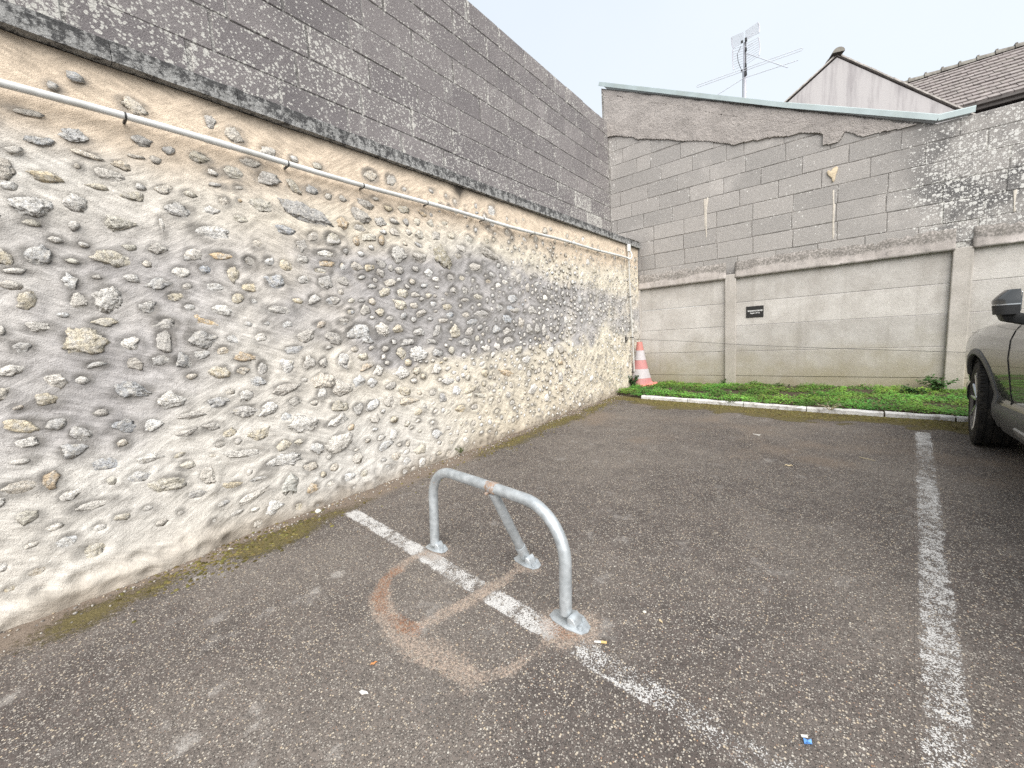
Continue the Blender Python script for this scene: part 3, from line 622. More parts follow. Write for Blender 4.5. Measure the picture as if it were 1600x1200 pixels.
# ---- mortar face: displaced sheet that laps round every stone
my = np.arange(-1.5, 7.285, 0.0125); mz = np.concatenate([np.arange(-.04, 2.5, 0.0125), [2.512]])
MY, MZ = np.meshgrid(my, mz, indexing='ij')
disp = fbm(MY, MZ, 1.1, 4, 51)*0.018+fbm(MY, MZ, 6, 4, 55)*0.006+fbm(MY, MZ, 24, 2, 56)*0.003
disp += 0.020*sst(-MZ, -.22, .02)*(0.6+1.2*fbm(MY, MZ, 2.6, 3, 58))+sst(-MZ, -.25, -.05)*fbm(MY, MZ, 11, 3, 59)*.012
disp += 0.028*sst(-MZ, -.10, -.06)*sst(-MY, -.75, -.45)                     # low plinth lip at the near end
halo = np.zeros_like(MY); rim_ = np.zeros_like(MY); nJ = fbm(MY, MZ, 22, 3, 57)
for s in stones:
    y, z, a, b = s[:4]; ex = 2.4
    i0, i1 = np.searchsorted(my, [y-a*ex-.02, y+a*ex+.02]); j0, j1 = np.searchsorted(mz, [z-b*ex-.02, z+b*ex+.02])
    if i1 <= i0 or j1 <= j0: continue
    q = np.hypot((MY[i0:i1, j0:j1]-y)/(a+.004), (MZ[i0:i1, j0:j1]-z)/(b+.004))
    q = q*(1+.16*nJ[i0:i1, j0:j1]); amp = min(.007, .002+b*.10)
    disp[i0:i1, j0:j1] += amp*np.exp(-((q-1.0)/.5)**2)-amp*1.2*sst(-q, -.75, -.45)
    halo[i0:i1, j0:j1] = np.maximum(halo[i0:i1, j0:j1], np.exp(-(np.maximum(q-.9, 0)/.5)**2))
    rim_[i0:i1, j0:j1] = np.maximum(rim_[i0:i1, j0:j1], np.exp(-(np.maximum(q-.95, 0)*min(a, b)/.010)**2))
nA = fbm(MY, MZ, 1.0, 4, 61); nB = fbm(MY, MZ, 4.5, 4, 65); nC = fbm(MY, MZ, .55, 3, 69)
nV = fbm(MY*5, MZ*.8, 1.0, 3, 71)                                            # vertical wash streaks
zl, zu, it = stain_bounds(MY)
st = sst(MZ+nA*.30+nB*.10, zl-.14, zl+.14)*sst(-(MZ+nA*.22+nB*.1), -zu-.16, -zu+.16)*it
st *= 0.76+0.75*nA+0.60*nB-0.40*np.clip(nV, 0, 1)*sst(MY, 2.0, 4)
st = np.clip(st, 0, 1)
cream = np.array([.62, .57, .475]); pale = np.array([.575, .555, .52]); band = np.array([.62, .52, .41]); grey = np.array([.43, .412, .405]); dark = np.array([.305, .295, .290])
t = sst(MY+nC*1.2, 1.0, 3.2)[..., None]
colr = pale*(1-t)+cream*t
warm = np.clip(nC*1.4+.1, 0, 1)[..., None]*0.5; colr = colr*(1-warm)+np.array([.60, .52, .40])*warm
tb = (sst(MZ+nA*.10+nB*.05, 1.98, 2.22))[..., None]; colr = colr*(1-tb)+band*tb
tg = np.clip(st*1.6, 0, 1)[..., None]; colr = colr*(1-tg)+grey*tg
td = np.clip((st-.55)*1.7, 0, 1)[..., None]; colr = colr*(1-td)+dark*td
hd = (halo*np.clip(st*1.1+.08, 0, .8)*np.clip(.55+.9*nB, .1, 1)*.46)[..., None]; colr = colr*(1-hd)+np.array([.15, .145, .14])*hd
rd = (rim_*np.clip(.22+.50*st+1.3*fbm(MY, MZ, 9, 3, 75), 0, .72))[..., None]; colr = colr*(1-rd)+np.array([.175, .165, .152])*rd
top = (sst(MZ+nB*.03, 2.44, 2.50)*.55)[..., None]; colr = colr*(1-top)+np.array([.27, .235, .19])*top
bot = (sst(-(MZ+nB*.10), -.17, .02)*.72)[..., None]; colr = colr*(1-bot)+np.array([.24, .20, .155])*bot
# black drip under the coping
bd = (np.exp(-((MY-2.76)/.075)**2-((MZ-2.50)/.07)**2)*1.2+np.exp(-((MY-2.77)/.02)**2)*sst(MZ, 2.33, 2.5)*.5); bd = np.clip(bd+nB*.2*(bd > .1), 0, .9)[..., None]
colr = colr*(1-bd)+np.array([.05, .045, .04])*bd
V = np.stack([XW+disp.ravel(), MY.ravel(), MZ.ravel()], 1)
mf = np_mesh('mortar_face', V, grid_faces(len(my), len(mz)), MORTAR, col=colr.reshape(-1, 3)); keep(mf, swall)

# ---- stones
def ico(sub):
    bm = bmesh.new(); bmesh.ops.create_icosphere(bm, subdivisions=sub, radius=1)
    bm.verts.index_update()
    V = np.array([v.co[:] for v in bm.verts]); F = np.array([[v.index for v in f.verts] for f in bm.faces]); bm.free(); return V, F
ICO = {1: ico(1), 2: ico(2), 3: ico(3), 4: ico(4)}
def stone_geo(s, sub, rr):
    y, z, a, b, c, fill = s
    V, F = ICO[sub]; V = V.copy()
    for k in range(rr.integers(4, 7)):                       # split faces round the outline
        w_ = rr.uniform(0, 2*math.pi); n = np.array([math.cos(w_), math.sin(w_), rr.uniform(-.3, .5)]); n /= np.linalg.norm(n); dd = rr.uniform(.50, .85)
        V -= n*np.maximum(0, V@n-dd)[:, None]*0.95
    for k in range(rr.integers(5, 9)):                       # and over the front
        n = rr.normal(size=3); n[2] = abs(n[2])+.3; n /= np.linalg.norm(n); dd = rr.uniform(.45, .88)
        V -= n*np.maximum(0, V@n-dd)[:, None]*0.95
    sd = rr.uniform(0, 90)
    for i, v in enumerate(V):
        p = Vector(v); nn = .12+mnoise.noise(p*1.6+Vector((sd, 0, 0)))*.34-abs(mnoise.noise(p*2.9+Vector((0, sd, 0))))*.52
        if sub >= 3: nn += .04-abs(mnoise.noise(p*7+Vector((0, 0, sd))))*.34
        if sub >= 4: nn += mnoise.noise(p*17+Vector((sd, 0, sd)))*.10
        V[i] = v*(1+nn)
    c_ = min(.031, max(.009, .44*min(a, b)*rr.uniform(.7, 1.25)))
    if c == 'p' or (fill and (z > 2.0 or y < 2.0)): c_ *= .6
    tilt = rr.normal()*.16
    u = V[:, 0]*a*1.16; w = V[:, 1]*b*1.16; o = V[:, 2]*c_
    if a > .07 and b > .05: o = np.minimum(o, c_*rr.uniform(.55, .8)+.15*o)
    uu = u*math.cos(tilt)-w*math.sin(tilt); ww = u*math.sin(tilt)+w*math.cos(tilt)
    prot = c_*(.30 if c != 'p' else .08)
    W = np.stack([XW+.004+prot-c_*.35+o, y+uu, z+ww], 1)
    base = np.array(SPAL[c])*rr.uniform(.88, 1.10)*np.array([1.0, 1.0, 1.0])+rr.normal()*np.array([.015, 0, -.02])
    return W, F, np.tile(base, (len(W), 1))
def seen(s):
    d = Vector((XW, s[0], s[1]-CAMH)); dep = d.dot(_f)
    if dep < .3: return 0
    px = FPX*d.dot(_r)/dep; py = FPX*d.dot(_u)/dep
    if px < -815 or py < -615: return 0
    return s[2]*s[3]*abs(XW)/d.length**3
order = sorted(stones, key=seen, reverse=True)
rr = np.random.default_rng(77)
for i, s in enumerate(order[:300]):
    W, F, C = stone_geo(s, 4 if i < 36 else 3, rr)
    W = W-np.array([XW, 0, 0])
    np_mesh('stone', W, F, STONE, swall, smooth=True, col=C)
VV = []; FF = []; CC = []; b0 = 0
for s in order[300:]:
    W, F, C = stone_geo(s, 2 if s[2] > .045 else 1, rr); VV.append(W); FF.append(F+b0); CC.append(C); b0 += len(W)
ss_ = np_mesh('small_stones', np.vstack(VV)-np.array([XW, 0, 0]), np.vstack(FF), STONE, swall, col=np.vstack(CC)); ss_['kind'] = 'stuff'

# ---- coping slabs
yv = -1.5
rc = random.Random(8)
while yv < 7.27:
    L = rc.choice((.48, .50, .52)); y1 = min(yv+L, 7.295)
    n = 9; V = []; F = []
    prof = [(.045, 2.517), (.047, 2.606), (.02, 2.622), (-.52, 2.64), (-.52, 2.517)]
    for k in range(n):
        u = yv+.0015+(y1-yv-.003)*k/(n-1)
        for j, (dx, z) in enumerate(prof):
            V.append((dx+rc.uniform(-.003, .003), u, z+rc.uniform(-.004, .006)*(j in (1, 2))))
    m = len(prof)
    for k in range(n-1):
        for j in range(m): F.append((k*m+j, k*m+(j+1) % m, (k+1)*m+(j+1) % m, (k+1)*m+j))
    F.append(tuple(range(m-1, -1, -1))); F.append(tuple((n-1)*m+j for j in range(m)))
    mesh_obj('coping_slab', V, F, COPING, swall)
    yv = y1
# moss cushion clinging to the coping where it meets the back wall
MOSSDARK = m_simple('dark_moss', (0.045, 0.040, 0.028), 0.98, 0.1, var=0.5, scale=40, bump=0.8, bscale=120)
mc = MB()
for k in range(46):
    yk = 7.25-abs(rc.gauss(0, .22)); W, F = ICO[1]; r0 = rc.uniform(.008, .022)
    mc.add([(.035+rc.uniform(-.02, .02)*0+w[0]*r0*.8, yk+w[1]*r0*1.4, 2.615+w[2]*r0*.8) for w in W], [tuple(f) for f in F])
o = mc.build('moss_cushion', MOSSDARK, swall, smooth=True)

# ------------------------------------------------------------------ concrete block walls
def block_mesh(name, L, H, D, rr, mat):
    bm = bmesh.new(); bmesh.ops.create_cube(bm, size=1)
    for v in bm.verts:
        v.co.x *= L; v.co.y *= D; v.co.z *= H
        v.co += Vector((rr.uniform(-.003, .003), rr.uniform(-.0015, .0015), rr.uniform(-.0025, .0025)))
    ed = [e for e in bm.edges if (e.verts[0].co.y < 0 and e.verts[1].co.y < 0)]
    bmesh.ops.bevel(bm, geom=ed, offset=.005, segments=1, affect='EDGES')
    me = bpy.data.meshes.new(name); bm.to_mesh(me); bm.free(); me.materials.append(mat); return me
rb = random.Random(3)
bwL = thing('block_wall', 'tall dark grey hollow block wall rising behind the stone wall coping, spotted with white lichen', 'wall', (XU, 0, 2.5), 0, 'hollow block walls round the yard')
jl = MB().box((XU-.104, 2.55, 3.72), (.196, 9.5, 2.28)).build('joint_mortar', JOINT_L); keep(jl, bwL)
CL = [2.60, 2.857, 3.11, 3.363, 3.617, 3.87, 4.123, 4.377, 4.63, 4.868]
OFF = [.28, .395, .0, .115, .5, .1, .33, .15, .40]
PL = .541; meshL = {}
for c in range(9):
    z0, z1 = CL[c], CL[c+1]; H = z1-z0-.009
    k = (round(H, 3))
    if k not in meshL: meshL[k] = [block_mesh('concrete_block', PL-.017, H, .10, rb, BLOCK_L) for _ in range(3)]
    y = OFF[c]-4*PL
    while y < 7.29:
        ya, yb = max(y, -2.2), min(y+PL, 7.298)
        if yb-ya > .05:
            o = bpy.data.objects.new('block', rb.choice(meshL[k])); COL.objects.link(o); o.parent = bwL
            o.rotation_euler = (rb.gauss(0, .002), rb.gauss(0, .004), math.pi/2+rb.gauss(0, .0025))
            o.scale = ((yb-ya-.017)/(PL-.017), 1, 1)
            o.location = (-.05+rb.gauss(0, .0022), (ya+yb)/2+rb.gauss(0, .003), (z0+z1)/2-2.5+rb.gauss(0, .0018))
        y += PL

bwB = thing('block_wall', 'lighter grey block wall above the concrete panel fence, its top sloping under a zinc flashing', 'wall', (0, YB, 1.9), 0, 'hollow block walls round the yard')
def slope_z(x): return 5.50-(x+3.343)*(5.50-3.30)/(1.0+3.343) if x < 1.0 else 3.335
body = MB().prism([(-3.35, 1.80), (7.6, 1.80), (7.6, 3.325), (1.0, 3.300), (-3.343, 5.49)], YB+.006, YB+.20, lambda u, v, w: (u, w, v)).build('joint_mortar', JOINT_B); keep(body, bwB)
ZB = [1.862, 2.113, 2.367, 2.611, 2.857, 3.106, 3.345, 3.59, 3.835, 4.08, 4.325, 4.57]
# lower outline of the roughcast patch, x -> z
PATCH_LOW = [(-3.30, 4.62), (-3.10, 4.585), (-2.645, 4.37), (-2.104, 4.164), (-1.61, 3.986), (-1.333, 3.855), (-1.157, 3.777), (-.95, 3.755), (-.741, 3.736), (-.45, 3.665), (-.164, 3.596), (-.112, 3.543), (-.103, 3.417), (.05, 3.385), (.2, 3.375), (.421, 3.372), (.60, 3.368), (.80, 3.40)]
def patch_low(x): return float(np.interp(x, [p[0] for p in PATCH_LOW], [p[1] for p in PATCH_LOW]))
PB = .503; meshB = {}
offs = [.10, .33, .05, .30, .12, .40, .2, .44, .02, .27, .15]
for c in range(11):
    z0, z1 = ZB[c], ZB[c+1]; x = -3.24-PB+offs[c]
    while x < 7.4:
        L = PB if rb.random() > .10 else rb.choice((.24, .33))
        xa, xb = max(x, -3.235), min(x+L, 7.5); x += L
        if xb-xa < .06: continue
        top = z1
        lim = min(slope_z(xa), slope_z(xb))-.03
        if z0+.05 > lim: continue
        if xa < .85 and z0 > max(patch_low(xa), patch_low(xb)): continue
        top = min(top, lim); H = round(top-z0-.009, 3)
        key = (H, L if L == PB else 0)
        kk = round(H/.02)*.02 if H < .2 else H
        if kk not in meshB: meshB[kk] = [block_mesh('concrete_block', PB-.009, kk, .09, rb, BLOCK_B) for _ in range(3)]
        o = bpy.data.objects.new('block', rb.choice(meshB[kk])); COL.objects.link(o); o.parent = bwB
        o.rotation_euler = (rb.gauss(0, .003), rb.gauss(0, .002), rb.gauss(0, .0025))
        o.scale = ((xb-xa-.009)/(PB-.009), 1, 1)
        o.location = ((xa+xb)/2, .045+rb.gauss(0, .0016), z0+.0045+H/2-1.9+rb.gauss(0, .0018))

def in_poly(px, pz, poly):
    c = np.zeros(px.shape, bool); n = len(poly)
    for i in range(n):
        (x0, y0), (x1, y1) = poly[i], poly[i-1]
        m = ((y0 > pz) != (y1 > pz)) & (px < (x1-x0)*(pz-y0)/(y1-y0+1e-12)+x0); c ^= m
    return c
def slab_patch(name, poly, front, mat, parent, seed, amp=.012, step=.018, back=None):
    P = np.array(poly); x = np.arange(P[:, 0].min()-.02, P[:, 0].max()+.04, step); z = np.arange(P[:, 1].min()-.02, P[:, 1].max()+.04, step)
    Xg, Zg = np.meshgrid(x, z, indexing='ij')
    jx = fbm(Xg, Zg, 9, 3, seed+3)*.012; jz = fbm(Xg, Zg, 6, 4, seed+5)*.022
    inside = in_poly(Xg+jx, Zg+jz, poly)
    yf = front-(fbm(Xg, Zg, 2.2, 4, seed)*amp+fbm(Xg, Zg, 16, 3, seed+1)*amp*.55)
    V = np.stack([Xg.ravel(), yf.ravel(), Zg.ravel()], 1); F = grid_faces(len(x), len(z))
    F = F[inside.ravel()[F].all(1)]
    # rim back to the wall
    edges = {}
    for f in F:
        for a, b in zip(f, np.roll(f, -1)): edges[(a, b)] = 1
    rim = [(a, b) for (a, b) in edges if (b, a) not in edges]
    idx = {}; VB = []
    for a, b in rim:
        for q in (a, b):
            if q not in idx: idx[q] = len(V)+len(VB); VB.append((V[q, 0], back if back is not None else YB+.02, V[q, 2]))
    RF = np.array([(b, a, idx[a], idx[b]) for a, b in rim])
    V = np.vstack([V, np.array(VB)]); F = np.vstack([F, RF])
    used = np.unique(F); mp = -np.ones(len(V), int); mp[used] = np.arange(len(used))
    o = np_mesh(name, V[used], mp[F], mat, smooth=True); o.data.set_sharp_from_angle(angle=math.radians(60))
    return keep(o, parent)
CRACK = [(-3.30, 5.36), (-3.1, 5.27), (-2.52, 4.947), (-1.847, 4.594), (-1.469, 4.364), (-.906, 4.061), (-.289, 3.782), (-.05, 3.645), (.14, 3.52)]
slab_patch('render_patch', [(x, z-.001) for x, z in CRACK]+[(.10, 3.42)]+PATCH_LOW[::-1][4:], YB-.022, ROUGHCAST, bwB, 101, step=.014)
slab_patch('render_band', [(-3.343, 5.475)]+[(-.9, 4.235), (.72, 3.42), (.86, 3.352), (.6, 3.372), (.30, 3.385)]+[(x, z-.022) for x, z in CRACK[::-1]], YB-.011, ROUGHCAST, bwB, 131, step=.014)
# zinc flashing: three folded lengths
ZINC = m_simple('zinc_sheet', (0.37, 0.43, 0.435), 0.5, 0.5, 0.25, var=0.10, scale=5, dirt=(0.30, 0.34, 0.32), dirtamt=0.5)
fl = [(-3.35, 5.583), (-.50, 4.108), (1.005, 3.385), (1.29, 3.372)]
for i, ((x0, z0), (x1, z1)) in enumerate(zip(fl, fl[1:])):
    m = MB(); L = math.hypot(x1-x0, z1-z0); ex = Vector(((x1-x0)/L, 0, (z1-z0)/L)); up = Vector((-ex.z, 0, ex.x))
    prof = [(-.050, -.062), (-.052, 0.0), (-.046, .004+.003*i), (.26, .008+.003*i), (.26, .002+.003*i), (-.044, -.002), (-.044, -.062)]
    m.prism(prof, -.012 if i else 0, L+(.012 if i == 0 else 0), lambda u, v, w: tuple(Vector((x0, YB+u, z0))+ex*w+up*v))
    keep(m.build('zinc_flashing', ZINC, smooth=False), bwB)
# pale foam blob and drips
FOAM = m_simple('set_foam', (0.55, 0.46, 0.33), 0.85, 0.2, var=0.2, scale=20, bump=0.5)
LIME = m_simple('lime_drip', (0.52, 0.48, 0.42), 0.9, 0.2, var=0.15, scale=20, bump=0.4)
def flat_blob(name, pts, mat, d=.012):
    o = MB().prism(pts, YB-d, YB+.004, lambda u, v, w: (u, w, v)).build(name, mat, None, smooth=True, bevel=.004, seg=2); return keep(o, bwB)
flat_blob('foam_blob', [(-.045, 3.055), (-.03, 3.075), (-.005, 3.05), (.02, 3.085), (.055, 3.10), (.075, 3.075), (.062, 3.02), (.05, 2.985), (.045, 2.93), (.028, 2.90), (.015, 2.925), (.008, 2.965), (-.02, 2.995), (-.035, 3.02)], FOAM, .02)
flat_blob('lime_drip', [(.022, 2.80), (.042, 2.80), (.046, 2.62), (.058, 2.60), (.052, 2.42), (.060, 2.19), (.048, 2.13), (.036, 2.17), (.032, 2.4), (.030, 2.6)], LIME, .004)
flat_blob('lime_drip', [(-1.62, 3.09), (-1.60, 3.11), (-1.58, 3.08), (-1.565, 3.12), (-1.545, 3.10), (-1.56, 3.0), (-1.572, 2.9), (-1.572, 2.52), (-1.582, 2.46), (-1.590, 2.55), (-1.596, 2.72), (-1.606, 2.62), (-1.612, 2.9)], LIME, .004)
flat_blob('lime_drip', [(1.63, 2.36), (1.66, 2.37), (1.652, 2.2), (1.665, 2.13), (1.645, 2.12), (1.64, 2.24)], LIME, .004)

# ------------------------------------------------------------------ concrete panel fence
fence = thing('concrete_fence', 'beige precast concrete fence of stacked panels between square posts, under the block wall', 'fence', (0, YB, 0))
PZ = [-.10, .19, .596, 1.01, 1.385, 1.80]
PX = [(-2.86, -2.70), (-1.302, -1.144), (1.196, 1.367), (3.71, 3.87), (6.2, 6.36)]
for i in range(len(PX)-1):
    x0, x1 = PX[i][1]-.01, PX[i+1][0]+.01
    for k in range(5):
        H = PZ[k+1]-PZ[k]-.004
        o = MB().box(((x0+x1)/2, .046+rb.gauss(0, .0018), (PZ[k]+PZ[k+1])/2), (x1-x0, .045, H)).build('panel', PANEL, fence, bevel=.006, seg=2)
for i, (x0, x1) in enumerate(PX):
    zt = 1.80 if i != 1 else 1.84
    o = MB().box(((x0+x1)/2, .045, (zt-.1)/2), (x1-x0, .145, zt+.1)).build('post', POST, fence, bevel=.010, seg=2)
# mortar ledge carrying the blocks, mossy along its upper edge
def ledge(x0, x1, seed):
    n = max(8, int((x1-x0)/.03)); V = []; F = []
    prof = [(.05, 1.778), (-.036, 1.774), (-.036, 1.802), (-.032, 1.822), (-.026, 1.89), (-.014, 1.965), (-.001, 2.03), (.06, 2.04)]
    m = len(prof); xs = np.linspace(x0, x1, n); r1 = fbm(xs, xs*0, 3, 4, seed); r2 = fbm(xs, xs*0+3, 14, 3, seed+1)
    for k in range(n):
        for j, (dy, z) in enumerate(prof):
            a = (0, 1, 1, 1.6, 1.8, 1.6, 1, 0)[j]
            V.append((xs[k], dy+a*(r2[k]*.008+rb.uniform(-.003, .003)), z+a*((r1[k]*.03 if j > 2 else r1[k]*.006)+rb.uniform(-.003, .003))))
    for k in range(n-1):
        for j in range(m): F.append((k*m+j, (k+1)*m+j, (k+1)*m+(j+1) % m, k*m+(j+1) % m))
    F.append(tuple(range(m))); F.append(tuple((n-1)*m+j for j in range(m-1, -1, -1)))
    return mesh_obj('mortar_ledge', V, F, LEDGE, fence, smooth=True)
ledge(-2.73, -1.29, 5); ledge(-1.16, 1.21, 8); ledge(1.355, 3.75, 11); ledge(3.83, 6.3, 14)

# ------------------------------------------------------------------ pipes, wire, sign
PVC = m_simple('white_pvc', (0.66, 0.67, 0.66), 0.45, 0.4, var=0.08, scale=6, dirt=(0.40, 0.39, 0.35), dirtamt=0.5)
PVC2 = m_simple('aged_pvc', (0.52, 0.515, 0.49), 0.5, 0.35, var=0.12, scale=6, dirt=(0.33, 0.31, 0.27), dirtamt=0.6)
DARKCLIP = m_simple('clip_steel', (0.06, 0.06, 0.06), 0.5, 0.4, 0.3)
pp = thing('conduit_pipe', 'white plastic conduit pipe clipped along the top of the stone wall', 'pipe', (XW, 0, 2.26))
pts = [(XW+.052+.006*math.sin(y*2.1), y, 2.260+.008*math.sin(y*1.3+.4)+.006*math.sin(y*3.1)+.006*sst(np.array(y), 1.5, 3)) for y in np.arange(-1.5, 6.75, .12)]
keep(MB().tube(pts, .0165, 12).build('pipe', PVC, None, smooth=True), pp)
keep(MB().tube([pts[19+0], pts[20]], .0185, 12).build('coupling', PVC, None, smooth=True), pp)
for y in (-.45, .47, 1.208, 1.729, 2.326, 3.024, 3.886, 4.752, 5.6, 6.35):
    i = min(range(len(pts)), key=lambda k: abs(pts[k][1]-y)); c = pts[i]
    m = MB().tube([(c[0], y-.004, c[2]), (c[0], y+.004, c[2])], .0185, 12); m.box((c[0]-.03, y, c[2]-.012), (.05, .010, .010))
    keep(m.build('pipe_clip', DARKCLIP, None, smooth=True), pp)
dp = thing('down_pipe', 'thin white pipe running down the corner beside the traffic cone', 'pipe', (XW+.05, 6.78, 0))
dpts = [(XW+.05, 6.72, 2.43), (XW+.052, 6.715, 2.2), (XW+.05, 6.74, 1.7), (XW+.048, 6.78, 1.25), (XW+.05, 6.80, .9), (XW+.054, 6.815, .5), (XW+.056, 6.83, .06)]
keep(MB().tube(dpts, .013, 12).build('pipe', PVC2, None, smooth=True), dp)
keep(MB().lathe([(.028, 2.39), (.034, 2.395), (.036, 2.44), (.034, 2.50), (.026, 2.508)], (XW+.055, 6.72, 0), 14).build('pipe_head', PVC, None, smooth=True), dp)
keep(MB().tube([(XW+.05, 6.62, 2.27), (XW+.06, 6.69, 2.262), (XW+.095, 6.73, 2.275), (XW+.10, 6.745, 2.33), (XW+.075, 6.735, 2.40)], .013, 10).build('pipe_elbow', PVC, None, smooth=True), dp)
for z in (1.63, .92, .3):
    yk = float(np.interp(-z, [-p[2] for p in dpts], [p[1] for p in dpts]))
    m = MB().tube([(XW+.05, yk, z-.008), (XW+.05, yk, z+.008)], .020, 12); m.box((XW+.02, yk, z), (.05, .012, .012))
    keep(m.build('pipe_clip', DARKCLIP, None, smooth=True), dp)
wr = thing('wire', 'thin dark wire stretched low along the concrete fence from a hook in the stone wall', 'wire', (XW, 6.59, .90))
wp = [(-2.70, 6.59, .902), (-2.3, 6.86, .855), (-1.85, 7.12, .80), (-1.42, 7.235, .745), (-1.0, 7.238, .70), (0.07, 7.25, .612), (1.12, 7.235, .540), (1.7, 7.236, .50), (3.8, 7.236, .42)]
keep(MB().tube(wp, .0028, 6).build('strand', DARKCLIP), wr)
m = MB().tube([(XW-.02, 6.585, .915), (XW+.03, 6.585, .925), (XW+.042, 6.588, .90), (XW+.03, 6.588, .868), (XW+.0, 6.585, .862)], .008, 8); m.box((XW+.012, 6.585, .895), (.012, .035, .10))
keep(m.build('hook', DARKCLIP, None, smooth=True), wr)
# black plate with two lines of white lettering
PLATE = m_simple('black_plate', (0.018, 0.017, 0.016), 0.45, 0.4, var=0.05)
LETTER = m_simple('white_lettering', (0.62, 0.62, 0.61), 0.6, 0.3, var=0.02)
SX, SY, SZ = -.886, YB+.019, 1.217
sg = thing('sign_plate', 'small black sign plate with two lines of white lettering on the concrete fence', 'sign', (SX, SY, SZ))
keep(MB().box((SX, SY, SZ), (.236, .008, .178)).build('plate', PLATE, None, bevel=.002), sg)
def text(body, size, x, z, width):
    cu = bpy.data.curves.new('lettering', 'FONT'); cu.body = body; cu.size = size; cu.align_x = 'CENTER'; cu.align_y = 'CENTER'; cu.extrude = .0006
    cu.offset = .0011
    o = bpy.data.objects.new('lettering', cu); COL.objects.link(o)
    bpy.context.view_layer.update()
    dg = bpy.context.evaluated_depsgraph_get(); me = bpy.data.meshes.new_from_object(o.evaluated_get(dg)); bpy.data.objects.remove(o)
    w = max(v.co.x for v in me.vertices)-min(v.co.x for v in me.vertices); f = width/w
    me.transform(Matrix.Translation((x, SY-.0048, z)) @ Matrix.Rotation(math.pi/2, 4, 'X') @ Matrix.Diagonal((f, 1, 1, 1)))
    me.materials.clear(); me.materials.append(LETTER)
    o = bpy.data.objects.new('lettering', me); COL.objects.link(o); return keep(o, sg)
text('RESIDENCE PRIVÉE', .028, SX+.004, SZ+.014, .200)
text('Appart. N°12', .027, SX+.002, SZ-.020, .132)

# ------------------------------------------------------------------ hoop parking barrier
def m_galv():
    n = NT('galvanised_steel', 0.45, 0.5, 0.4)
    f = n.noise(14, 5, 0.65); g = n.vor(40)
    c = n.ramp(f, [(0.3, (0.31, 0.335, 0.35)), (0.7, (0.46, 0.49, 0.51))])
    c = n.scale(c, n.math('ADD', n.math('MULTIPLY', g, 0.35), 0.85))
    r = n.attr('rust').outputs['Fac']
    rm = n.ss(n.math('ADD', r, n.math('MULTIPLY', n.math('SUBTRACT', n.noise(60, 5, 0.7), 0.5), 1.2)), 0.42, 0.66)
    c = n.mix(n.math('MULTIPLY', rm, 0.85), c, n.mix(n.noise(80, 3), (0.13, 0.06, 0.03), (0.36, 0.22, 0.12)))
    wp = n.math('MULTIPLY', n.ss(n.noise(30, 4, 0.65), 0.66, 0.72), 0.6)
    c = n.mix(wp, c, (0.55, 0.56, 0.55))
    n.col(c)
    n.put(n.b.inputs['Roughness'], n.math('ADD', n.math('MULTIPLY', rm, 0.35), 0.42))
    n.put(n.b.inputs['Metallic'], n.math('SUBTRACT', 0.40, n.math('MULTIPLY', rm, 0.4)))
    n.bump(n.noise(90, 3), 0.15, 0.003)
    return n.m
GALV = m_galv()
A = Vector((-1.592, 1.225, 0)); B = Vector((-0.752, 1.162, 0)); e = (B-A).normalized(); nh = Vector((-e.y, e.x, 0))
bar = thing('parking_barrier', 'galvanised steel hoop parking barrier with a back brace, bolted down across the bay line', 'parking barrier', tuple((A+B)/2))
lean = math.radians(4); upv = Vector((0, 0, math.cos(lean)))+nh*math.sin(lean)
prof = [(0, .03), (0, .16), (.002, .255)]
R1, R2, TOP = .145, .205, .440
prof = [(0, .028), (0, .12), (0, TOP-R1-.01)]
for k in range(0, 11):
    w = math.pi*(1-k/20); prof.append((R1+R1*math.cos(w), TOP-R1+R1*math.sin(w)))
prof += [(.36, TOP-.002)]
Wd = .842
for k in range(0, 13):
    w = math.pi/2*(1-k/12); prof.append((Wd-R2+R2*math.cos(w), TOP-.010-R2+R2*math.sin(w)))
prof += [(Wd, .12), (Wd, .028)]
path = [A+e*u+upv*v for u, v in prof]
def set_rust(o, fn):
    me = o.data; at = me.attributes.new('rust', 'FLOAT', 'POINT')
    mw = o.matrix_basis
    at.data.foreach_set('value', np.array([fn(v.co) for v in me.vertices], np.float32))
# resample for smooth tube
def resample(P, st):
    out = [P[0]]
    for a, b in zip(P, P[1:]):
        n = max(1, int((b-a).length/st))
        out += [a+(b-a)*(k+1)/n for k in range(n)]
    return out
hoop = MB().tube(resample(path, .02), .0245, 20).build('hoop', GALV, None, smooth=True)
ctop = A+e*.455+upv*(TOP-.006)
def rust_hoop(p):
    u = (p-A).dot(e)
    r = .55*math.exp(-((u-.435)/.022)**2)
    if u < .10 and p.z > .30: r = max(r, .30*math.exp(-((p.z-.37)/.06)**2))
    if u > .5 and p.z > .3 and p.z < .43: r = max(r, .14)
    return r+.11
set_rust(hoop, rust_hoop); keep(hoop, bar)
col = MB().tube([ctop-e*.026, ctop+e*.022], .0275, 20)
col.tube([ctop-e*.016-nh*.0-upv*.02+nh*-.02, ctop-e*.016-upv*.02+nh*-.036], .008, 8)
co = col.build('collar', GALV, None, smooth=True, bevel=.002); set_rust(co, lambda p: .62); keep(co, bar)
Mf = Vector((-1.117, 1.388, 0))
bt = ctop-upv*.022; bb = Mf+Vector((0, 0, .035))
br = MB().tube(resample([bt, bb], .03), .0225, 16).build('brace', GALV, None, smooth=True); set_rust(br, lambda p: .12+.25*sst(np.array(p.z), .38, .44)); keep(br, bar)
sl = bb+(bt-bb)*.16
bs = MB().tube([bb-(bt-bb)*.01, sl], .0255, 16).build('brace_sleeve', GALV, None, smooth=True, bevel=.0015); set_rust(bs, lambda p: .15); keep(bs, bar)
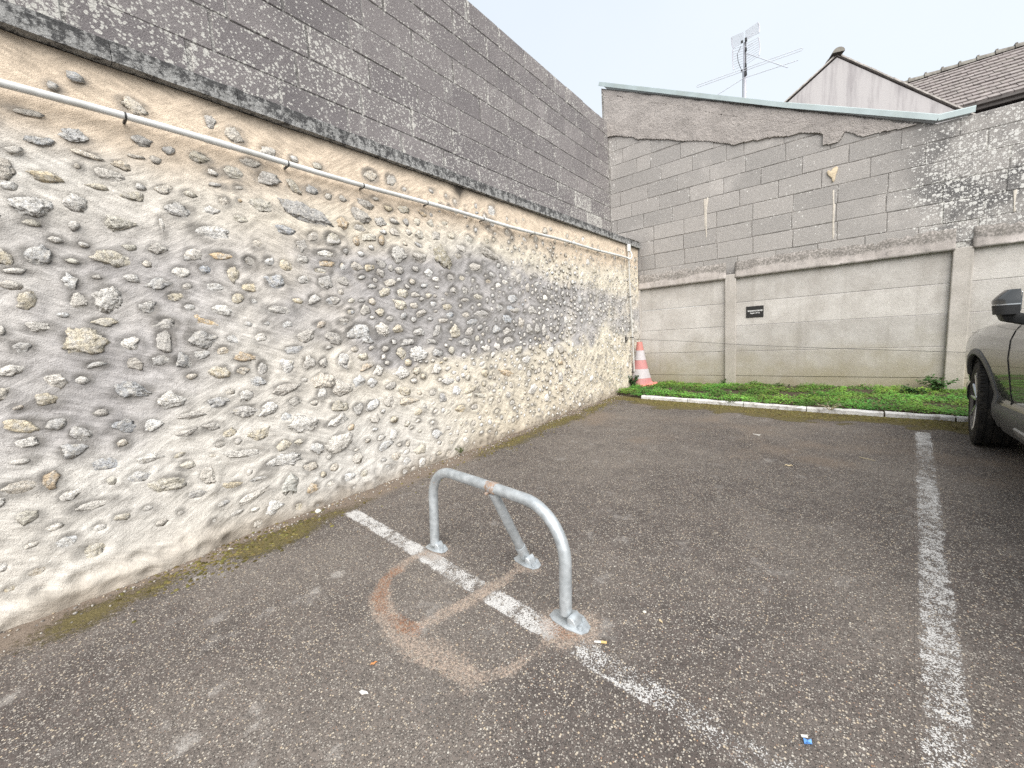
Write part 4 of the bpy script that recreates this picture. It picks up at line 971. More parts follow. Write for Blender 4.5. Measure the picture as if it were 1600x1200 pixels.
for (p, sc, rz) in ((A, .85, math.radians(5)), (Mf, .95, math.radians(-6)), (B, 1.05, math.radians(-4))):
    z0 = gz(p.x, p.y)
    poly = [(-.060, -.022), (-.035, -.034), (.030, -.040), (.085, -.030), (.098, -.005), (.092, .022), (.045, .052), (.0, .058), (-.040, .040), (-.062, .012)]
    Rm = Matrix.Rotation(rz, 3, 'Z')
    def tr(u, v, w, p=p, sc=sc, Rm=Rm, z0=z0):
        q = Rm @ Vector((u*sc, v*sc, 0)); return (p.x+q.x, p.y+q.y, z0+w)
    pl = MB().prism(poly, .001, .006, tr).build('foot_plate', GALV, None, smooth=True, bevel=.0015); set_rust(pl, lambda q: .14); keep(pl, bar)
    lug = MB().prism([(.0235, .004), (.0235, .036), (.029, .041), (.037, .040), (.046, .033), (.053, .022), (.057, .010), (.058, .004)], -.027, .030, lambda u, v, w, tr=tr: tr(u, w*(1-.35*max(0, (u-.024)/.045)), v))
    lg = lug.build('bracket', GALV, None, smooth=True, bevel=.004, angle=40); set_rust(lg, lambda q: .12); keep(lg, bar)
    for (u, v) in ((.070, -.012), (.052, .030)):
        c = tr(u, v, .007); b_ = MB().lathe([(.0115, 0), (.0115, .002), (.008, .002), (.008, .007), (.004, .0085)], c, 6 if v > 0 else 10).build('bolt', GALV, None, smooth=True, angle=30); set_rust(b_, lambda q: .2); keep(b_, bar)
    c0 = tr(.031, 0, .026); b_ = MB().tube([tr(.028, -.012, .026), tr(.050, -.014, .026)], .006, 8).build('hinge_pin', GALV, None, smooth=True); set_rust(b_, lambda q: .2); keep(b_, bar)

# ------------------------------------------------------------------ traffic cone
def m_cone():
    n = NT('cone_plastic', 0.55, 0.35)
    c = n.attr('tint').outputs['Color']
    d = n.math('MULTIPLY', n.ss(n.noise(24, 6, 0.7), 0.50, 0.72), 0.5)
    c = n.scale(c, n.math('ADD', n.math('MULTIPLY', n.noise(40, 4), 0.4), 0.8))
    c = n.mix(d, c, (0.30, 0.24, 0.20)); n.col(c); n.bump(n.noise(60, 3), .25, .004); return n.m
CONE = m_cone()
RED = (.48, .19, .165); REDP = (.43, .19, .185); GREY = (.43, .405, .415)
cx, cy = -2.595, 6.93
cone = thing('traffic_cone', 'worn red and grey striped traffic cone with a torn base, standing in the wall corner', 'traffic cone', (cx, cy, 0))
def cone_pt(w, h):
    r = .046+(.182-.046)*(1-h/.80)**1.12
    lx = -.010+.012*math.sin(h*5)-(.0)*h; dx = -.012*h/.8
    x = r*math.cos(w)*(1+.05*math.sin(2*w+h*6)); y = r*math.sin(w)
    if h < .25: x *= 1+.10*math.sin(3*w)*(1-h/.25)
    return (cx+x+dx, cy+y, .055+h)
bands = [('cone_body', 0.0, .805, RED, 0)]
def cone_part(name, h0, h1, colr, off, parent, cap=False):
    n = 28; hs = np.linspace(h0, h1, max(3, int((h1-h0)/.03)+2)); V = []; F = []
    for h in hs:
        for k in range(n):
            p = Vector(cone_pt(2*math.pi*k/n, h)); c = Vector((cx-.012*h/.8, cy, p.z)); d = (p-c); V.append(tuple(c+d*(1+off/d.length)))
    for i in range(len(hs)-1):
        for k in range(n): F.append((i*n+k, i*n+(k+1) % n, (i+1)*n+(k+1) % n, (i+1)*n+k))
    if cap: F.append(tuple((len(hs)-1)*n+k for k in range(n)))
    o = mesh_obj(name, V, F, CONE, None, smooth=True, col=np.tile([colr], (len(V), 1))); o.data.set_sharp_from_angle(angle=math.radians(50)); return keep(o, parent)
cone_part('cone_body', 0, .805, REDP, 0, cone, True)
cone_part('cone_tip', .63, .806, RED, .0012, cone, True)
cone_part('reflective_band', .455, .625, GREY, .0022, cone)
cone_part('reflective_band', .130, .295, GREY, .0022, cone)
# torn, warped base skirt
n = 40; V = []; F = []
for j, (rr_, zz) in enumerate(((.165, .085), (.215, .055), (.262, .035), (.268, .022), (.20, .03), (.15, .05))):
    for k in range(n):
        w = 2*math.pi*k/n; f = 1.0
        f = .72+.28*abs(math.cos(w))**.5*(1.0 if math.cos(w) > 0 else .0)
        f += .05*math.sin(5*w+1)+.03*math.sin(9*w)
        z = zz+.012*math.sin(4*w)+(.05*max(0, math.cos(w-.2))**3 if j in (2, 3) else .02*max(0, math.cos(w-.2))**3)*1.0
        V.append((cx+rr_*f*math.cos(w), cy+rr_*f*math.sin(w)*.85, z+.01))
for j in range(5):
    for k in range(n): F.append((j*n+k, j*n+(k+1) % n, (j+1)*n+(k+1) % n, (j+1)*n+k))
keep(mesh_obj('base_skirt', V, F, CONE, None, smooth=True, col=np.tile([(.64, .20, .17)], (len(V), 1))), cone)
MB_ = MB().prism([(.0, 0), (.10, -.03), (.17, .01), (.20, .05), (.15, .045), (.09, .03), (.02, .03)], .058, .066, lambda u, v, w: (cx+.13+u*.8, cy-.16+v+u*.2, w+u*.32))
t_ = MB_.build('torn_flap', CONE, None, smooth=True, bevel=.002); set_col(t_.data, np.tile([(.66, .24, .20)], (len(t_.data.vertices), 1))); keep(t_, cone)

# ------------------------------------------------------------------ parked car (nose to the planted strip)
def m_carpaint():
    n = NT('grey_car_paint', 0.22, 0.5, 0.1)
    f = n.noise(220, 2); c = n.mix(f, (0.034, 0.036, 0.036), (0.052, 0.054, 0.053)); n.col(c)
    n.b.inputs['Coat Weight'].default_value = 1.0; n.b.inputs['Coat Roughness'].default_value = 0.03
    n.put(n.b.inputs['Roughness'], n.math('ADD', n.math('MULTIPLY', n.noise(6, 4), .12), .22))
    return n.m
CARP = m_carpaint()
PLAS = m_simple('black_plastic', (0.028, 0.029, 0.030), 0.55, 0.4, var=0.15, scale=30, bump=.15, bscale=300)
CLAD = m_simple('grey_plastic', (0.085, 0.087, 0.088), 0.5, 0.4, var=0.12, scale=20)
RUB = m_simple('tyre_rubber', (0.022, 0.021, 0.020), 0.85, 0.25, var=0.3, scale=25, bump=.3, bscale=120, dirt=(.085, .075, .062), dirtamt=.6)
RIMM = m_simple('rim_alloy', (0.10, 0.10, 0.105), 0.35, 0.5, 0.6)
RIMS = m_simple('rim_machined', (0.45, 0.46, 0.47), 0.3, 0.5, 0.8)
SILV = m_simple('silver_trim', (0.34, 0.345, 0.34), 0.4, 0.5, 0.4)
GLASSD = m_simple('tinted_glass', (0.012, 0.014, 0.015), 0.06, 0.5)
MIRG = m_simple('mirror_silver', (0.75, 0.77, 0.79), 0.04, 0.5, 1.0, var=0.02)
LAMP = m_simple('lamp_glass', (0.50, 0.52, 0.53), 0.12, 0.5, 0.3)
REDL = m_simple('tail_lamp_red', (0.30, 0.015, 0.012), 0.15, 0.5)
HW, AX, AZ, WB = .91, 4.66, .335, 2.65
CXC = .925+HW
car = thing('parked_car', 'dark grey crossover car with folded mirror, parked nose to the planted strip at the right', 'car', (CXC, AX-WB/2, 0))
ST = [(.87, .62, .30, .74, .78), (.82, .72, .25, .80, .86), (.68, .83, .22, .86, .94), (.45, .885, .205, .90, .99), (.2, .905, .20, .935, 1.02), (0, .91, .20, .955, 1.04), (-.2, .908, .20, .97, 1.06), (-.4, .905, .20, .98, 1.075), (-.6, .902, .20, .99, 1.085), (-.8, .90, .20, 1.0, 1.08), (-1.1, .90, .20, 1.01, 1.05), (-1.6, .90, .20, 1.02, 1.04), (-2.1, .903, .20, 1.035, 1.05), (-2.45, .908, .20, 1.045, 1.06), (-2.65, .91, .20, 1.05, 1.065), (-2.95, .90, .22, 1.055, 1.07), (-3.2, .86, .26, 1.05, 1.06), (-3.36, .80, .32, 1.0, 1.02), (-3.42, .72, .40, .95, .97)]
def st(y):
    ys = [s[0] for s in ST][::-1]
    return [float(np.interp(y, ys, [s[k] for s in ST][::-1])) for k in range(1, 5)]
def section(y):
    hw, zb, zs, zt = st(y)
    return [(0, zb), (.80*hw, zb), (.93*hw, zb+.03), (.972*hw, zb+.11), (.975*hw, zb+.20), (.958*hw, zb+.245), (.972*hw, zb+.31), (.99*hw, .60*zs+.06), (hw, .74*zs), (.995*hw, .86*zs), (.975*hw, zs-.075), (.945*hw, zs-.03), (.90*hw, zs-.006), (.84*hw, zs+.010), (.45*hw, zt-.012), (0, zt)]
def side_x(y, z):
    P = [(p[1], p[0]) for p in section(y)[2:13]]
    return float(np.interp(z, [p[0] for p in P], [p[1] for p in P]))
ysb = sorted(set([round(v, 3) for v in np.arange(-3.42, .871, .06)]+[.87, .82]), reverse=True)
V = []; F = []
for y in ysb:
    S = section(y); ring = [(-x, z) for x, z in S]+[(x, z) for x, z in S[::-1][1:-1]]
    V += [(CXC+x, AX+y, z) for x, z in ring]
m = len(ring)
for i in range(len(ysb)-1):
    for k in range(m): F.append((i*m+k, i*m+(k+1) % m, (i+1)*m+(k+1) % m, (i+1)*m+k))
F.append(tuple(range(m-1, -1, -1))); F.append(tuple((len(ysb)-1)*m+k for k in range(m)))
bodyo = mesh_obj('body', V, F, CARP)
bm = bmesh.new(); bm.from_mesh(bodyo.data); bmesh.ops.recalc_face_normals(bm, faces=bm.faces); bm.to_mesh(bodyo.data); bm.free()
cut = MB()
for yw in (0, -WB):
    for s in (-1, 1):
        Rx = Matrix.Rotation(math.pi/2, 3, 'Y')
        cut.lathe([(.380, -.17), (.380, .17)], (CXC+s*(HW-.10), AX+yw, AZ+.005), 48, Rx)
cuto = cut.build('cutter', PLAS)
md = bodyo.modifiers.new('arch', 'BOOLEAN'); md.object = cuto; md.operation = 'DIFFERENCE'; md.solver = 'EXACT'
bpy.context.view_layer.update()
dg = bpy.context.evaluated_depsgraph_get(); me2 = bpy.data.meshes.new_from_object(bodyo.evaluated_get(dg))
bodyo.modifiers.clear(); bodyo.data = me2; bpy.data.objects.remove(cuto)
me2.materials.clear(); me2.materials.append(CARP)
for p in me2.polygons: p.material_index = 0
me2.shade_smooth(); me2.set_sharp_from_angle(angle=math.radians(28))
keep(bodyo, car)
def arch(yw, s):
    V = []; F = []; n = 30
    prof = [(.371, -.015), (.371, .004), (.376, .010), (.405, .010), (.418, .004), (.422, -.012)]
    for k in range(n):
        w = math.radians(28+168*k/(n-1))
        for r, o in prof:
            y = yw+r*math.cos(w); z = AZ+.005+r*math.sin(w); zc = max(z, .21)
            hwx = side_x(min(.80, max(-3.3, y)), min(max(zc, .24), .80)); V.append((CXC+s*(hwx+o), AX+y, zc))
    m = len(prof)
    for k in range(n-1):
        for j in range(m-1): F.append((k*m+j, k*m+j+1, (k+1)*m+j+1, (k+1)*m+j))
    o = mesh_obj('wheel_arch_trim', V, F, CLAD, None, smooth=True); o.data.set_sharp_from_angle(angle=math.radians(40)); keep(o, car)
def wheel(yw, s):
    x0 = CXC+s*(HW-.008); Rm = Matrix.Rotation(math.radians(-7) if yw == 0 else 0, 3, 'Z') @ Matrix.Rotation(s*math.pi/2, 3, 'Y')
    prof = [(.20, -.02), (.245, -.004), (.285, .004), (.310, -.004), (.326, -.018)]
    for g in (.045, .085, .135, .175):
        prof += [(.334, -g+.012), (.334, -g+.0045), (.327, -g+.004), (.327, -g-.004), (.334, -g-.0045)]
    prof += [(.334, -.195), (.326, -.207), (.30, -.222), (.22, -.215)]
    w = MB().lathe([(r, z) for r, z in prof], (x0, AX+yw, AZ), 64, Rm, cap=False).build('wheel', RUB, None, smooth=True, angle=40); keep(w, car)
    n = 66; tb = MB()
    for k in range(n):                       # shoulder tread blocks
        a = 2*math.pi*k/n
        for zc in (-.020, -.196):
            p = Rm @ Vector((.3305*math.cos(a), .3305*math.sin(a), zc)); R_ = Rm @ Matrix.Rotation(a, 3, 'Z')
            tb.box(Vector((x0, AX+yw, AZ))+p, (.010, .020, .030), R_)
    t = tb.build('tread_blocks', RUB, None); t.parent = w; t['kind'] = 'stuff'
    rim = MB().lathe([(.222, -.19), (.222, -.03), (.232, -.006), (.226, .0), (.214, -.012), (.205, -.045), (.075, -.055), (.06, -.03), (.03, -.024), (.001, -.024)], (x0, AX+yw, AZ), 48, Rm, cap=False)
    r = rim.build('rim', RIMM, None, smooth=True, angle=35); r.parent = w
    sp = MB()
    for k in range(5):
        for d in (-.16, .16):
            a = 2*math.pi*k/5+d*.9; a2 = 2*math.pi*k/5+d*1.6
            p0 = Vector((.05*math.cos(a), .05*math.sin(a), -.026)); p1 = Vector((.214*math.cos(a2), .214*math.sin(a2), -.010))
            sp.tube([Vector((x0, AX+yw, AZ))+Rm @ p0, Vector((x0, AX+yw, AZ))+Rm @ p1], [.014, .011], 6)
    q = sp.build('rim_spokes', RIMS, None, smooth=True); q.parent = w
for yw in (0, -WB):
    for s in (-1, 1): arch(yw, s); wheel(yw, s)
for s in (-1, 1):
    # lower door cladding and silver insert, following the side
    for nm, mat, y0, y1, z0, z1, off in (('sill_cladding', CLAD, -.43, -2.22, .205, .425, .010), ('sill_trim', SILV, -.80, -1.95, .235, .315, .020)):
        n = 26; V = []; F = []
        for k in range(n):
            y = y0+(y1-y0)*k/(n-1)
            for j in range(6):
                z = z0+(z1-z0)*j/5; o_ = off if 0 < j < 5 else -.004
                if nm == 'sill_cladding': z = z+.03*(k/(n-1))*(j/5)
                V.append((CXC+s*(side_x(y, max(z, .24))+o_), AX+y, z))
        for k in range(n-1):
            for j in range(5): F.append((k*6+j, k*6+j+1, (k+1)*6+j+1, (k+1)*6+j))
        o = mesh_obj(nm, V, F, mat, None, smooth=True); o.data.set_sharp_from_angle(angle=math.radians(40)); keep(o, car)
    for yd, yb_ in ((-.66, -.60), (-1.72, -1.72)):
        pth = [(CXC+s*(side_x(yd+(yb_-yd)*((z-.25)/.75)**2*0+(-.10*max(0, (.5-z)) if yd > -1 else 0), z)+.0005), AX+yd+(.10*max(0, (.5-z)) if yd > -1 else 0), z) for z in np.arange(.43, 1.0, .03)]
        keep(MB().tube(pth, .0035, 6).build('door_seam', PLAS, None), car)
    for yh in (-1.50, -2.48):
        x_ = CXC+s*side_x(yh, .86)
        h_ = MB().tube([(x_-s*.004, AX+yh+.10, .865), (x_+s*.026, AX+yh+.085, .868), (x_+s*.030, AX+yh, .870), (x_+s*.026, AX+yh-.085, .868), (x_-s*.004, AX+yh-.10, .865)], .011, 8).build('door_handle', CARP, None, smooth=True); keep(h_, car)
# cabin
PRO = [(-.62, 1.03), (-1.30, 1.50), (-1.55, 1.56), (-2.1, 1.585), (-2.75, 1.55), (-3.05, 1.48), (-3.33, 1.03)]
def cab_hw(z): return .80-.20*((z-1.03)/.55)
V = [(CXC+s*cab_hw(z), AX+y, z) for s in (-1, 1) for y, z in PRO]; n = len(PRO); F = []
for k in range(n-1): F.append((k, k+1, n+k+1, n+k))
F += [tuple(range(n-1, -1, -1)), tuple(range(n, 2*n)), (0, n, 2*n-1, n-1)]
cb = mesh_obj('cabin', V, F, CARP); bm = bmesh.new(); bm.from_mesh(cb.data); bmesh.ops.recalc_face_normals(bm, faces=bm.faces)
bmesh.ops.bevel(bm, geom=list(bm.edges), offset=.03, segments=3, affect='EDGES', clamp_overlap=True); bm.to_mesh(cb.data); bm.free(); cb.data.shade_smooth(); cb.data.set_sharp_from_angle(angle=math.radians(35)); keep(cb, car)
def pane(name, quad, mat=GLASSD, off=(0, 0, 0)):
    q = [Vector(p) for p in quad]; nrm = (q[1]-q[0]).cross(q[2]-q[0]).normalized()
    c = sum(q, Vector())/len(q); out = c-Vector((CXC, AX-1.9, 1.1))
    if nrm.dot(out) < 0: nrm = -nrm
    V = [p+nrm*.004 for p in q]+[p-nrm*.012 for p in q]; k = len(q)
    o = MB().add(V, [tuple(range(k)), tuple(range(2*k-1, k-1, -1))]+[(i, (i+1) % k, k+(i+1) % k, k+i) for i in range(k)]).build(name, mat); return keep(o, car)
for s in (-1, 1):
    P_ = lambda y, z: (CXC+s*cab_hw(z), AX+y, z)
    pane('side_window', [P_(-.86, 1.06), P_(-1.34, 1.45), P_(-1.72, 1.50), P_(-1.72, 1.06)])
    pane('side_window', [P_(-1.80, 1.06), P_(-1.80, 1.505), P_(-2.5, 1.50), P_(-2.72, 1.06)])
    pane('side_window', [P_(-2.80, 1.08), P_(-2.62, 1.47), P_(-2.82, 1.45), P_(-3.10, 1.10)])
pane('windscreen', [(CXC-.74, AX-.68, 1.072), (CXC+.74, AX-.68, 1.072), (CXC+.60, AX-1.25, 1.466), (CXC-.60, AX-1.25, 1.466)])
pane('rear_window', [(CXC-.68, AX-3.28, 1.111), (CXC+.68, AX-3.28, 1.111), (CXC+.60, AX-3.09, 1.417), (CXC-.60, AX-3.09, 1.417)])
for s in (-1, 1):
    o = MB().prism([(.30, .74), (.62, .78), (.80, .86), (.78, .80), (.60, .70), (.34, .68)], .60, .885, lambda u, v, w, s=s: (CXC+s*u, AX+w-(u*.18 if u > .5 else 0), v)).build('headlight', LAMP, None, smooth=True, bevel=.01); keep(o, car)
    o = MB().prism([(.46, .93), (.70, .95), (.76, .93), (.76, .85), (.70, .83), (.48, .85)], -3.28, -3.425, lambda u, v, w, s=s: (CXC+s*u, AX+w+(.06 if u > .73 else 0), v)).build('tail_light', REDL, None, smooth=True, bevel=.01); keep(o, car)
o = MB().box((CXC, AX+.875, .60), (.62, .03, .16)).build('grille', PLAS, None, bevel=.02); keep(o, car)
o = MB().box((CXC, AX+.86, .34), (1.15, .05, .13)).build('front_skirt', PLAS, None, bevel=.02); keep(o, car)
o = MB().box((CXC, AX-3.41, .42), (1.3, .06, .22)).build('rear_skirt', PLAS, None, bevel=.02); keep(o, car)
o = MB().box((CXC, AX-1.3, .27), (1.30, 3.6, .10)).build('underbody', PLAS, None); keep(o, car)
# folded door mirrors
for s in (-1, 1):
    mx = CXC+s*(HW+.013); my_ = 3.84
    def shell(name, z0, z1, mat, sc=1.0, dy=0):
        V = []; F = []; nz = 9; na = 11
        for i in range(nz):
            tz = i/(nz-1); z = z0+(z1-z0)*tz
            zz = (z-1.03)/(1.178-1.03)                       # 0..1 through the whole head
            dep = (.100*math.sqrt(max(0.02, 1-((zz-.55)/.62)**2)) if zz > .55 else .100*(.93+.07*zz/.55))*sc
            if zz > .55: dep *= 1-.35*((zz-.55)/.45)
            for j in range(na):
                w = math.pi*j/(na-1); yk = -.072*math.cos(w)*(1-.10*abs(zz-.5))
                V.append((mx+s*(dep*math.sin(w)**.6), my_+dy+yk+.02*zz, z))
        for i in range(nz-1):
            for j in range(na-1): F.append((i*na+j, i*na+j+1, (i+1)*na+j+1, (i+1)*na+j))
        F.append(tuple(range(na-1, -1, -1))); F.append(tuple((nz-1)*na+j for j in range(na))); F.append(tuple([i*na for i in range(nz)]+[i*na+na-1 for i in range(nz-1, -1, -1)]))
        o = MB().add(V, F).build(name, mat, None, smooth=True, angle=45); keep(o, car); return o
    shell('mirror_housing', 1.028, 1.085, PLAS)
    shell('mirror_cap', 1.092, 1.178, CARP, 1.0)
    shell('mirror_indicator', 1.084, 1.094, LAMP, .97)
    g_ = MB().box((mx-s*.004, my_+.01, 1.103), (.006, .125, .115)).build('mirror_glass', MIRG, None, bevel=.002); keep(g_, car)
    f_ = MB().prism([(-.11, .955), (-.035, .955), (.055, .985), (.075, 1.032), (-.005, 1.034), (-.10, 1.0)], my_-.005, my_+.10, lambda u, v, w, s=s: (mx+s*(u-.012), w, v)).build('mirror_foot', PLAS, None, smooth=True, bevel=.008); keep(f_, car)

# ------------------------------------------------------------------ vegetation
def m_leaf(name, lo, hi):
    n = NT(name, 0.55, 0.35)
    c = n.attr('tint').outputs['Color']; c = n.scale(c, n.math('ADD', n.math('MULTIPLY', n.noise(55, 3), 0.5), 0.75)); n.col(c)
    tr = n.n('ShaderNodeBsdfTranslucent'); n.l(c, tr.inputs[0]); mx = n.n('ShaderNodeMixShader'); mx.inputs[0].default_value = 0.25
    n.l(n.b.outputs[0], mx.inputs[1]); n.l(tr.outputs[0], mx.inputs[2]); n.l(mx.outputs[0], n.out.inputs[0]); return n.m
LEAF = m_leaf('weed_leaf', 0, 0)
def leaves(P, L, Wd, tilt, C, rg, droop=0.25):
    """folded diamond leaves rooted at P: two quads with a crease"""
    N = len(P); az = rg.uniform(0, 2*np.pi, N); d = np.stack([np.cos(az)*np.cos(tilt), np.sin(az)*np.cos(tilt), np.sin(tilt)], 1)
    sd = np.stack([-np.sin(az), np.cos(az), np.zeros(N)], 1)+rg.normal(0, .25, (N, 3)); sd /= np.linalg.norm(sd, axis=1)[:, None]
    nn = np.cross(d, sd); L = L[:, None]; Wd = Wd[:, None]
    b = P; mid = P+d*L*.55+nn*L*.06; tip = P+d*L-np.array([0, 0, 1])*L*droop
    l = P+d*L*.48+sd*Wd*.5-nn*L*.03; r = P+d*L*.48-sd*Wd*.5-nn*L*.03
    V = np.stack([b, l, tip, r, mid], 1).reshape(-1, 3); k = (np.arange(N)*5)[:, None]
    F = np.vstack([k+np.array([[0, 3, 4]]), k+np.array([[0, 4, 1]]), k+np.array([[4, 3, 2]]), k+np.array([[1, 4, 2]])])
    return V, F, np.repeat(C, 5, 0)
rg = np.random.default_rng(12)
def strip_y(x): return np.where(x < -2.2, kerb_y(-2.2)+(x+2.2)*-0.35, kerb_y(x)+.085-.05*np.clip(fbm(x, x*0, 2.5, 3, 95)*2, 0, 1))
N = 62000
x = rg.uniform(-2.68, 4.5, N); f = rg.uniform(0, 1, N); y0 = strip_y(x)+.02; y = y0+(7.335-y0)*f
clump = fbm(x, y, 5, 4, 81); big = fbm(x, y, 1.4, 3, 85)
kp = (clump+big*.5 > -.14-.25*rg.random(N)) & ~((np.hypot(x-cx, y-cy) < .15)); x, y, f, clump, big = x[kp], y[kp], f[kp], clump[kp], big[kp]; N = len(x)
hgt = (.010+.125*np.clip(clump+.12, 0, 1.0)+.02*rg.random(N))*(1-.35*f)
z = .040+hgt*rg.random(N)
C = np.stack([.120+.05*rg.random(N)+.05*clump, .265+.09*rg.random(N)+.08*clump, .045+.02*rg.random(N)], 1)
C *= (0.55+1.0*np.clip(big+.35+.4*clump, 0, 1))[:, None]; C[:, 0] *= 1+.25*np.clip(fbm(x, y, 2.3, 3, 88)*2, -1, 1)
dead = rg.random(N) < .07; C[dead] = np.array([.22, .17, .08])*rg.uniform(.6, 1.2, (dead.sum(), 1))
C = np.clip(C, .01, 1)
Lf = rg.uniform(.016, .040, N); V, F, CC = leaves(np.stack([x, y, z], 1), Lf, Lf*rg.uniform(.35, .75, N), rg.uniform(-.2, .75, N), C, rg)
gr = np_mesh('ground_cover', V, F, LEAF, smooth=False, col=CC); tag(gr, 'low bright green weeds covering the strip between the kerb and the fence', 'weeds', kind='stuff')
STEM = m_simple('plant_stem', (0.10, 0.11, 0.04), 0.7, 0.2)
DRY = m_simple('dry_stem', (0.42, 0.36, 0.24), 0.8, 0.2)
GRP = {'leafy_weed': 'leafy weeds along the fence and wall corner', 'creeping_weed': 'green creepers lapping over the kerb'}
def weed(name, label, px, py, h, spread, n, col, L, seed, stem=STEM, stems=6):
    r2 = np.random.default_rng(seed); root = thing(name, label, 'weed', (px, py, .03), 0, GRP.get(name))
    ms = MB(); P = []
    for k in range(stems):
        a = r2.uniform(0, 2*math.pi); sp = spread*r2.uniform(.3, 1); hh = h*r2.uniform(.55, 1)
        pts = [(px+math.cos(a)*sp*t**1.3, py+math.sin(a)*sp*t**1.3*.7, .03+hh*t*(1-.12*t)) for t in (0, .25, .5, .75, 1)]
        ms.tube(pts, [.0035, .003, .0025, .002, .001], 5)
        for q in range(int(n/stems)):
            t = r2.uniform(.1, 1)**.7; i = min(3, int(t*4)); u = t*4-i
            p = np.array(pts[i])*(1-u)+np.array(pts[i+1])*u; P.append(p+r2.normal(0, .006, 3))
    P = np.array(P); N = len(P); C = np.array(col)*r2.uniform(.6, 1.35, (N, 1))*np.array([1, 1, 1])
    l = r2.uniform(.6, 1.3, N)*L; V, F, CC = leaves(P, l, l*.6, r2.uniform(-.3, .9, N), C, r2, .35)
    keep(ms.build('stem', stem, None, smooth=True), root)
    keep(np_mesh('foliage', V, F, LEAF, smooth=False, col=CC), root); return root
weed('leafy_weed', 'leafy green weed growing up the foot of the right fence post', 1.13, 7.16, .27, .20, 220, (.055, .120, .034), .05, 1, stems=11)
weed('leafy_weed', 'low dark weed spreading in front of the right fence post', .88, 6.92, .12, .20, 150, (.050, .110, .032), .045, 21, stems=10)
weed('leafy_weed', 'weed between the right fence post and the car', 1.50, 7.12, .22, .16, 110, (.055, .12, .03), .04, 2)
weed('leafy_weed', 'dark leafy weed in the wall corner behind the traffic cone', -2.66, 6.72, .26, .16, 190, (.040, .085, .030), .042, 3, stems=10)
weed('leafy_weed', 'small weed at the foot of the left fence post', -1.31, 7.20, .15, .07, 50, (.05, .10, .03), .032, 4)
weed('leafy_weed', 'low weed at the fence right of the left post', -.88, 7.20, .13, .11, 60, (.05, .095, .03), .03, 5)
weed('dry_weed', 'pale dried weed hanging over the white kerb', .06, 5.56, .10, .14, 40, (.26, .24, .17), .028, 6, stem=DRY, stems=7)
weed('creeping_weed', 'little green creeper lapping over the middle of the kerb', -.93, 5.70, .07, .16, 60, (.07, .13, .035), .022, 7)
weed('wall_tuft', 'small green tuft at the foot of the stone wall', -2.66, 2.45, .06, .07, 70, (.075, .10, .035), .018, 8)
weed('creeping_weed', 'green creeper over the left end of the kerb beside the cone', -2.28, 6.05, .09, .20, 120, (.07, .15, .035), .026, 9)
# moss cushions on the asphalt
rg = np.random.default_rng(5); MV = []; MF = []; MC = []; nb = 0
hx = [(math.cos(k*math.pi/3), math.sin(k*math.pi/3)) for k in range(6)]
tries = 0
while nb < 6000 and tries < 160000:
    tries += 1
    if rg.random() < .45:
        yy_ = rg.uniform(.1, 6.4); xx_ = XW+abs(rg.normal(.20, .09))
        dens = float(.9*np.exp(-((yy_-.62)/.34)**2)+.45*np.exp(-((yy_-4.6)/1.1)**2)+.35*np.exp(-((yy_-2.9)/.3)**2)+.06)
    else:
        xx_ = rg.uniform(-2.4, 1.6); w_ = .20+.24*math.exp(-((xx_+.35)/.5)**2)+.24*math.exp(-((xx_-1.0)/.45)**2)+.16*math.exp(-((xx_+1.6)/.5)**2)
        yy_ = float(kerb_y(xx_))-rg.uniform(0, 1)**1.3*w_-.01; dens = .85
    if rg.random() > dens*(.5+.9*float(fbm(np.array([xx_]), np.array([yy_]), 7, 3, 91)[0]+.3)): continue
    r0 = rg.uniform(.004, .013); h0 = r0*rg.uniform(.35, .7); z0 = gz(xx_, yy_)
    MV.append((xx_, yy_, z0+h0)); MV += [(xx_+c*r0*rg.uniform(.7, 1.2)*.55, yy_+s*r0*.55, z0+h0*.8) for c, s in hx]; MV += [(xx_+c*r0*rg.uniform(.8, 1.2), yy_+s*r0*rg.uniform(.8, 1.2), z0-.001) for c, s in hx]
    b = nb*13
    for k in range(6):
        k1 = (k+1) % 6; MF += [(b, b+1+k, b+1+k1), (b+1+k, b+7+k, b+7+k1), (b+1+k, b+7+k1, b+1+k1)]
    MC += [tuple(np.array([.125, .104, .040])*rg.uniform(.5, 1.5)*np.array([1, rg.uniform(.9, 1.12), 1]))]*13; nb += 1
MOSS = NT('olive_moss', .98, .1); MOSS.col(MOSS.scale(MOSS.attr('tint').outputs['Color'], MOSS.math('ADD', MOSS.noise(160, 4), .5))); MOSS.bump(MOSS.noise(260, 4), .9, .006)
mo = np_mesh('moss', MV, MF, MOSS.m, smooth=True, col=MC); tag(mo, 'olive brown moss cushions along the wall foot and the kerb', 'moss', kind='stuff')
# grit along the wall foot and loose on the asphalt
rg = np.random.default_rng(15); GV = []; GF = []; GC = []; b0 = 0; Vi, Fi = ICO[1]
for k in range(1500):
    if k < 1000: xx_ = XW+.03+abs(rg.normal(0, .075)); yy_ = rg.uniform(-.6, 6.6); r0 = rg.uniform(.002, .0075)
    else: xx_ = rg.uniform(-2.4, 1.2); yy_ = rg.uniform(.3, 5.6); r0 = rg.uniform(.0018, .0045)
    W = Vi*np.array([r0*rg.uniform(.7, 1.4), r0*rg.uniform(.7, 1.4), r0*.7])*(1+rg.normal(0, .13, (len(Vi), 1)))
    GV.append(W+np.array([xx_, yy_, gz(xx_, yy_)+r0*.4])); GF.append(Fi+b0); b0 += len(Vi)
    c = np.array([(.42, .39, .34), (.30, .27, .23), (.17, .15, .135), (.40, .30, .19)][rg.integers(0, 4)])*rg.uniform(.7, 1.2); GC.append(np.tile(c, (len(Vi), 1)))
